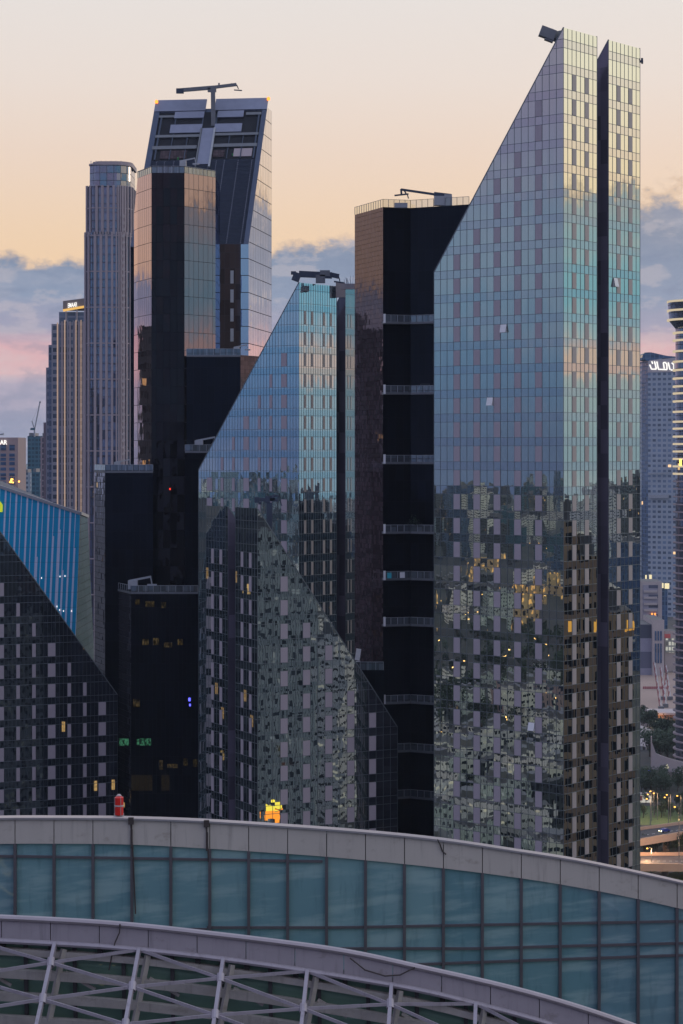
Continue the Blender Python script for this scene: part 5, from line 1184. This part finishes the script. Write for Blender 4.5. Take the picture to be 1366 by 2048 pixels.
# cables and clips on the coping
for x in (262, 413, 883):
    b = MB(); d = dQ(x) - .04; y0 = smooth_tab(QT, x)
    pts = [P(x - 3, y0 - 3, d), P(x, y0 + 12, d), P(x + 2, y0 + 45, d), P(x + 4, y0 + 75, d), P(x + (9 if x == 262 else 3), y0 + (190 if x == 262 else 80), d)]
    if x == 883: pts = [P(x - 8, y0 - 2, d - .05), P(x - 3, y0 + 8, d - .05), P(x + 2, y0 + 22, d), P(x + 9, y0 + 28, d)]
    b.tube(pts, .028, 6)
    if x != 883: b.box(P(x, y0 + 4, d - .05), .2, .12, .26); b.box(P(x + 1, y0 + 40, d), .08, .08, .7)
    tag(b.build('cable', M['cable']), {262: 'dark cable hanging from a bracket on the grey coping, right of the red lamp', 413: 'short dark cable and bracket on the coping below the low tower', 883: 'curled loose wire on the coping near the foot of the tall tower'}[x], 'cable')
# red warning lantern
Lm = thing('warning_lantern', 'red double warning lantern standing on the curved coping at left', 'lantern', P(238, 1636, 80.2))
b = MB(); o = P(238, 1637, 80.2); b.lathe(o, [(.0, -.02), (.24, -.02), (.24, .05), (.2, .09), (0, .09)], 16); b.tube([o + Vector((-.17, 0, .05)), o + Vector((-.17, 0, .2))], .02, 5); b.tube([o + Vector((.17, 0, .05)), o + Vector((.17, 0, .2))], .02, 5); b.build('base', M['sand'], Lm, True)
for k in range(2):
    b = MB(); z_ = .12 + k * .38; b.lathe(o, [(.12, z_), (.165, z_ + .03), (.17, z_ + .3), (.12 if k == 0 else .09, z_ + .36), (0, z_ + .37)], 16); b.build('red_lens', M['red'], Lm, True)
b = MB(); b.lathe(o, [(.175, .47), (.185, .49), (.175, .52), (0, .52)], 16); b.lathe(o, [(.09, .86), (.1, .88), (.05, .93), (0, .93)], 12)
for a in (0, 1.57, 3.14, 4.71): b.tube([o + Vector((.178 * math.cos(a + .5), .178 * math.sin(a + .5), .12)), o + Vector((.178 * math.cos(a + .5), .178 * math.sin(a + .5), .5)), o + Vector((.17 * math.cos(a + .5), .17 * math.sin(a + .5), .84))], .01, 5)
b.build('cage', M['sand'], Lm)

# lower ring with lattice roof
def dR(px): return 64 + 0.9 * (max(0, px - 100) / 1266.0) ** 1.6
Rr = thing('lattice_roof_hall', 'sloping steel lattice roof below a violet-grey curved fascia, at the bottom', 'building', (0, 64, 0))
jr = [3 + 97.8 * k for k in range(-3, 17)]
joints_f(RT, dR, jr, 'fascia_panel', M['clad2'], Rr, .4, 1.6, RB)
b = MB(); pts = [P(a, smooth_tab(RT, a) - 1, dR(a) - .02) for a in range(-280, 1640, 20)]
b.tube(pts, .10, 8); b.build('top_rail', M['coping'], Rr, True)
b = MB(); pts = [P(a, smooth_tab(RB, a) + 2, dR(a) - .1) for a in range(-280, 1640, 20)]
b.tube(pts, .09, 8); b.build('lower_rail', M['lattice'], Rr, True)
for x in jr[:-1]:
    b = MB(); p = P(x + 2, smooth_tab(RB, x) + 13, dR(x) + .15); b.box(p, .16, .25, .3)
    b.box(p + Vector((-.12, 0, -.12)), .42, .15, .05); b.build('clip', M['joint'], Rr)
vdir = Vector((0.10, 1.0, .83)).normalized()
ribx = [110 + 168.3 * k for k in range(-3, 10)]
def LP(k, v_):
    x = ribx[0] + 168.3 * k; return P(x, smooth_tab(RB, x) + 2, dR(x) - .12) - vdir * v_
nk = len(ribx)
for k in range(nk): b = MB(); b.bar(LP(k, 0), LP(k, 5.2), .11, .18); b.build('rib', M['lattice'], Rr)
b = MB(); odd = [.70, 2.02, 3.34, 4.66]; ev = [0.0, 1.36, 2.68, 4.0]
for k in range(nk - 1):
    a_, c_ = (odd, ev) if (k + 1) % 2 else (ev, odd)
    # columns with k even carry the lower nodes
    A_ = odd if k % 2 == 1 else ev; C_ = ev if k % 2 == 1 else odd
    for va in A_:
        for vc in C_:
            if abs(va - vc) < .75: b.bar(LP(k, va), LP(k + 1, vc), .07, .09)
b.build('diagonals', M['lattice'], Rr)
for k in range(nk):
    for v_ in (odd if k % 2 else ev)[0:]:
        if v_ > 0:
            c = LP(k, v_); b = MB(); b.tube([c + Vector((0, -.1, -.1)), c + Vector((0, .1, .1))], .12, 10)
            for a_ in range(6): q_ = c + Vector((math.cos(a_ * 1.047) * .085, -.1, -.1 + math.sin(a_ * 1.047) * .085)); b.box(q_, .025, .05, .025, mi=1)
            b.build('node_plate', [M['lattice'], M['joint']], Rr)
# under the lattice: green glass wall, white ring beams, brackets
b = MB(); xs = [jr[0] + 48.9 * k for k in range(38)]
for x0, x1 in zip(xs, xs[1:]):
    d0_, d1_ = dR(x0) + .35, dR(x1) + .35; z0_, z1_ = P(x0, smooth_tab(RB, x0) - 3, 64).z, P(x1, smooth_tab(RB, x1) - 3, 64).z
    b.face([(*XY(x0, d0_), 0), (*XY(x1, d1_), 0), (*XY(x1, d1_), z1_), (*XY(x0, d0_), z0_)])
b.build('inner_glazing', M['green_glass'], Rr)
for off, w_, dd in ((22, .20, -.35), (66, .26, -.55), (112, .26, -.75), (160, .3, -.9)):
    b = MB(); pts = [P(a, smooth_tab(RB, a) + off + a * .006, dR(a) + dd * .6 + .2) for a in range(-280, 1640, 49)]
    for p, q_ in zip(pts, pts[1:]): b.bar(p, q_, .25, w_)
    b.build('ring_beam', M['beam'], Rr)
b = MB()
for x in jr:
    x += 48
    p = P(x, smooth_tab(RB, x) + 4, dR(x) + .25); q_ = P(x + 4, smooth_tab(RB, x) + 230, dR(x) + .25); b.bar(p, q_, .1, .12)
b.build('inner_posts', noisy('dark inner post', (.06, .06, .065), .6, .2), Rr)
for k in range(nk):
    x = ribx[0] + 168.3 * k; c = P(x + 14, smooth_tab(RB, x) + 46, dR(x) - .1)
    b = MB(); b.bar(c + Vector((.05, 0, .5)), c + Vector((-.35, -.3, -1.6)), .13, .16); b.bar(c + Vector((.1, 0, -.2)), c + Vector((1.0, .1, -.75)), .07, .1); b.build('bracket', M['beam'], Rr)
for nm_, pts_, lb in (('cable', [(240, 1848), (239, 1865), (230, 1885), (225, 1905), (218, 1940)], 'thin cable hanging down over the lower fascia at left'),
                      ('cable', [(700, 1916), (730, 1940), (770, 1952), (800, 1950), (830, 1935)], 'slack cable loop on the lower fascia right of centre')):
    b = MB(); b.tube([P(x, y, dR(x) - .14) for x, y in pts_], .022, 6); tag(b.build(nm_, M['cable']), lb, 'cable')

# ------------------------------------------------------------------ haze
HZ = 1
if HZ:
    b = MB(); b.prism([(-6100, -2100), (6100, -2100), (6100, 8100), (-6100, 8100)], -1.5, 260); hz = b.build('haze', []); hz['kind'] = 'stuff'
    m = bpy.data.materials.new('haze air'); m.use_nodes = True; nt = m.node_tree; nt.nodes.clear(); o_ = nt.nodes.new('ShaderNodeOutputMaterial'); vv = nt.nodes.new('ShaderNodeVolumePrincipled')
    vv.inputs['Color'].default_value = (.70, .82, 1, 1); vv.inputs['Density'].default_value = 0.00004; vv.inputs['Anisotropy'].default_value = 0.0
    nt.links.new(vv.outputs[0], o_.inputs['Volume']); hz.data.materials.append(m)
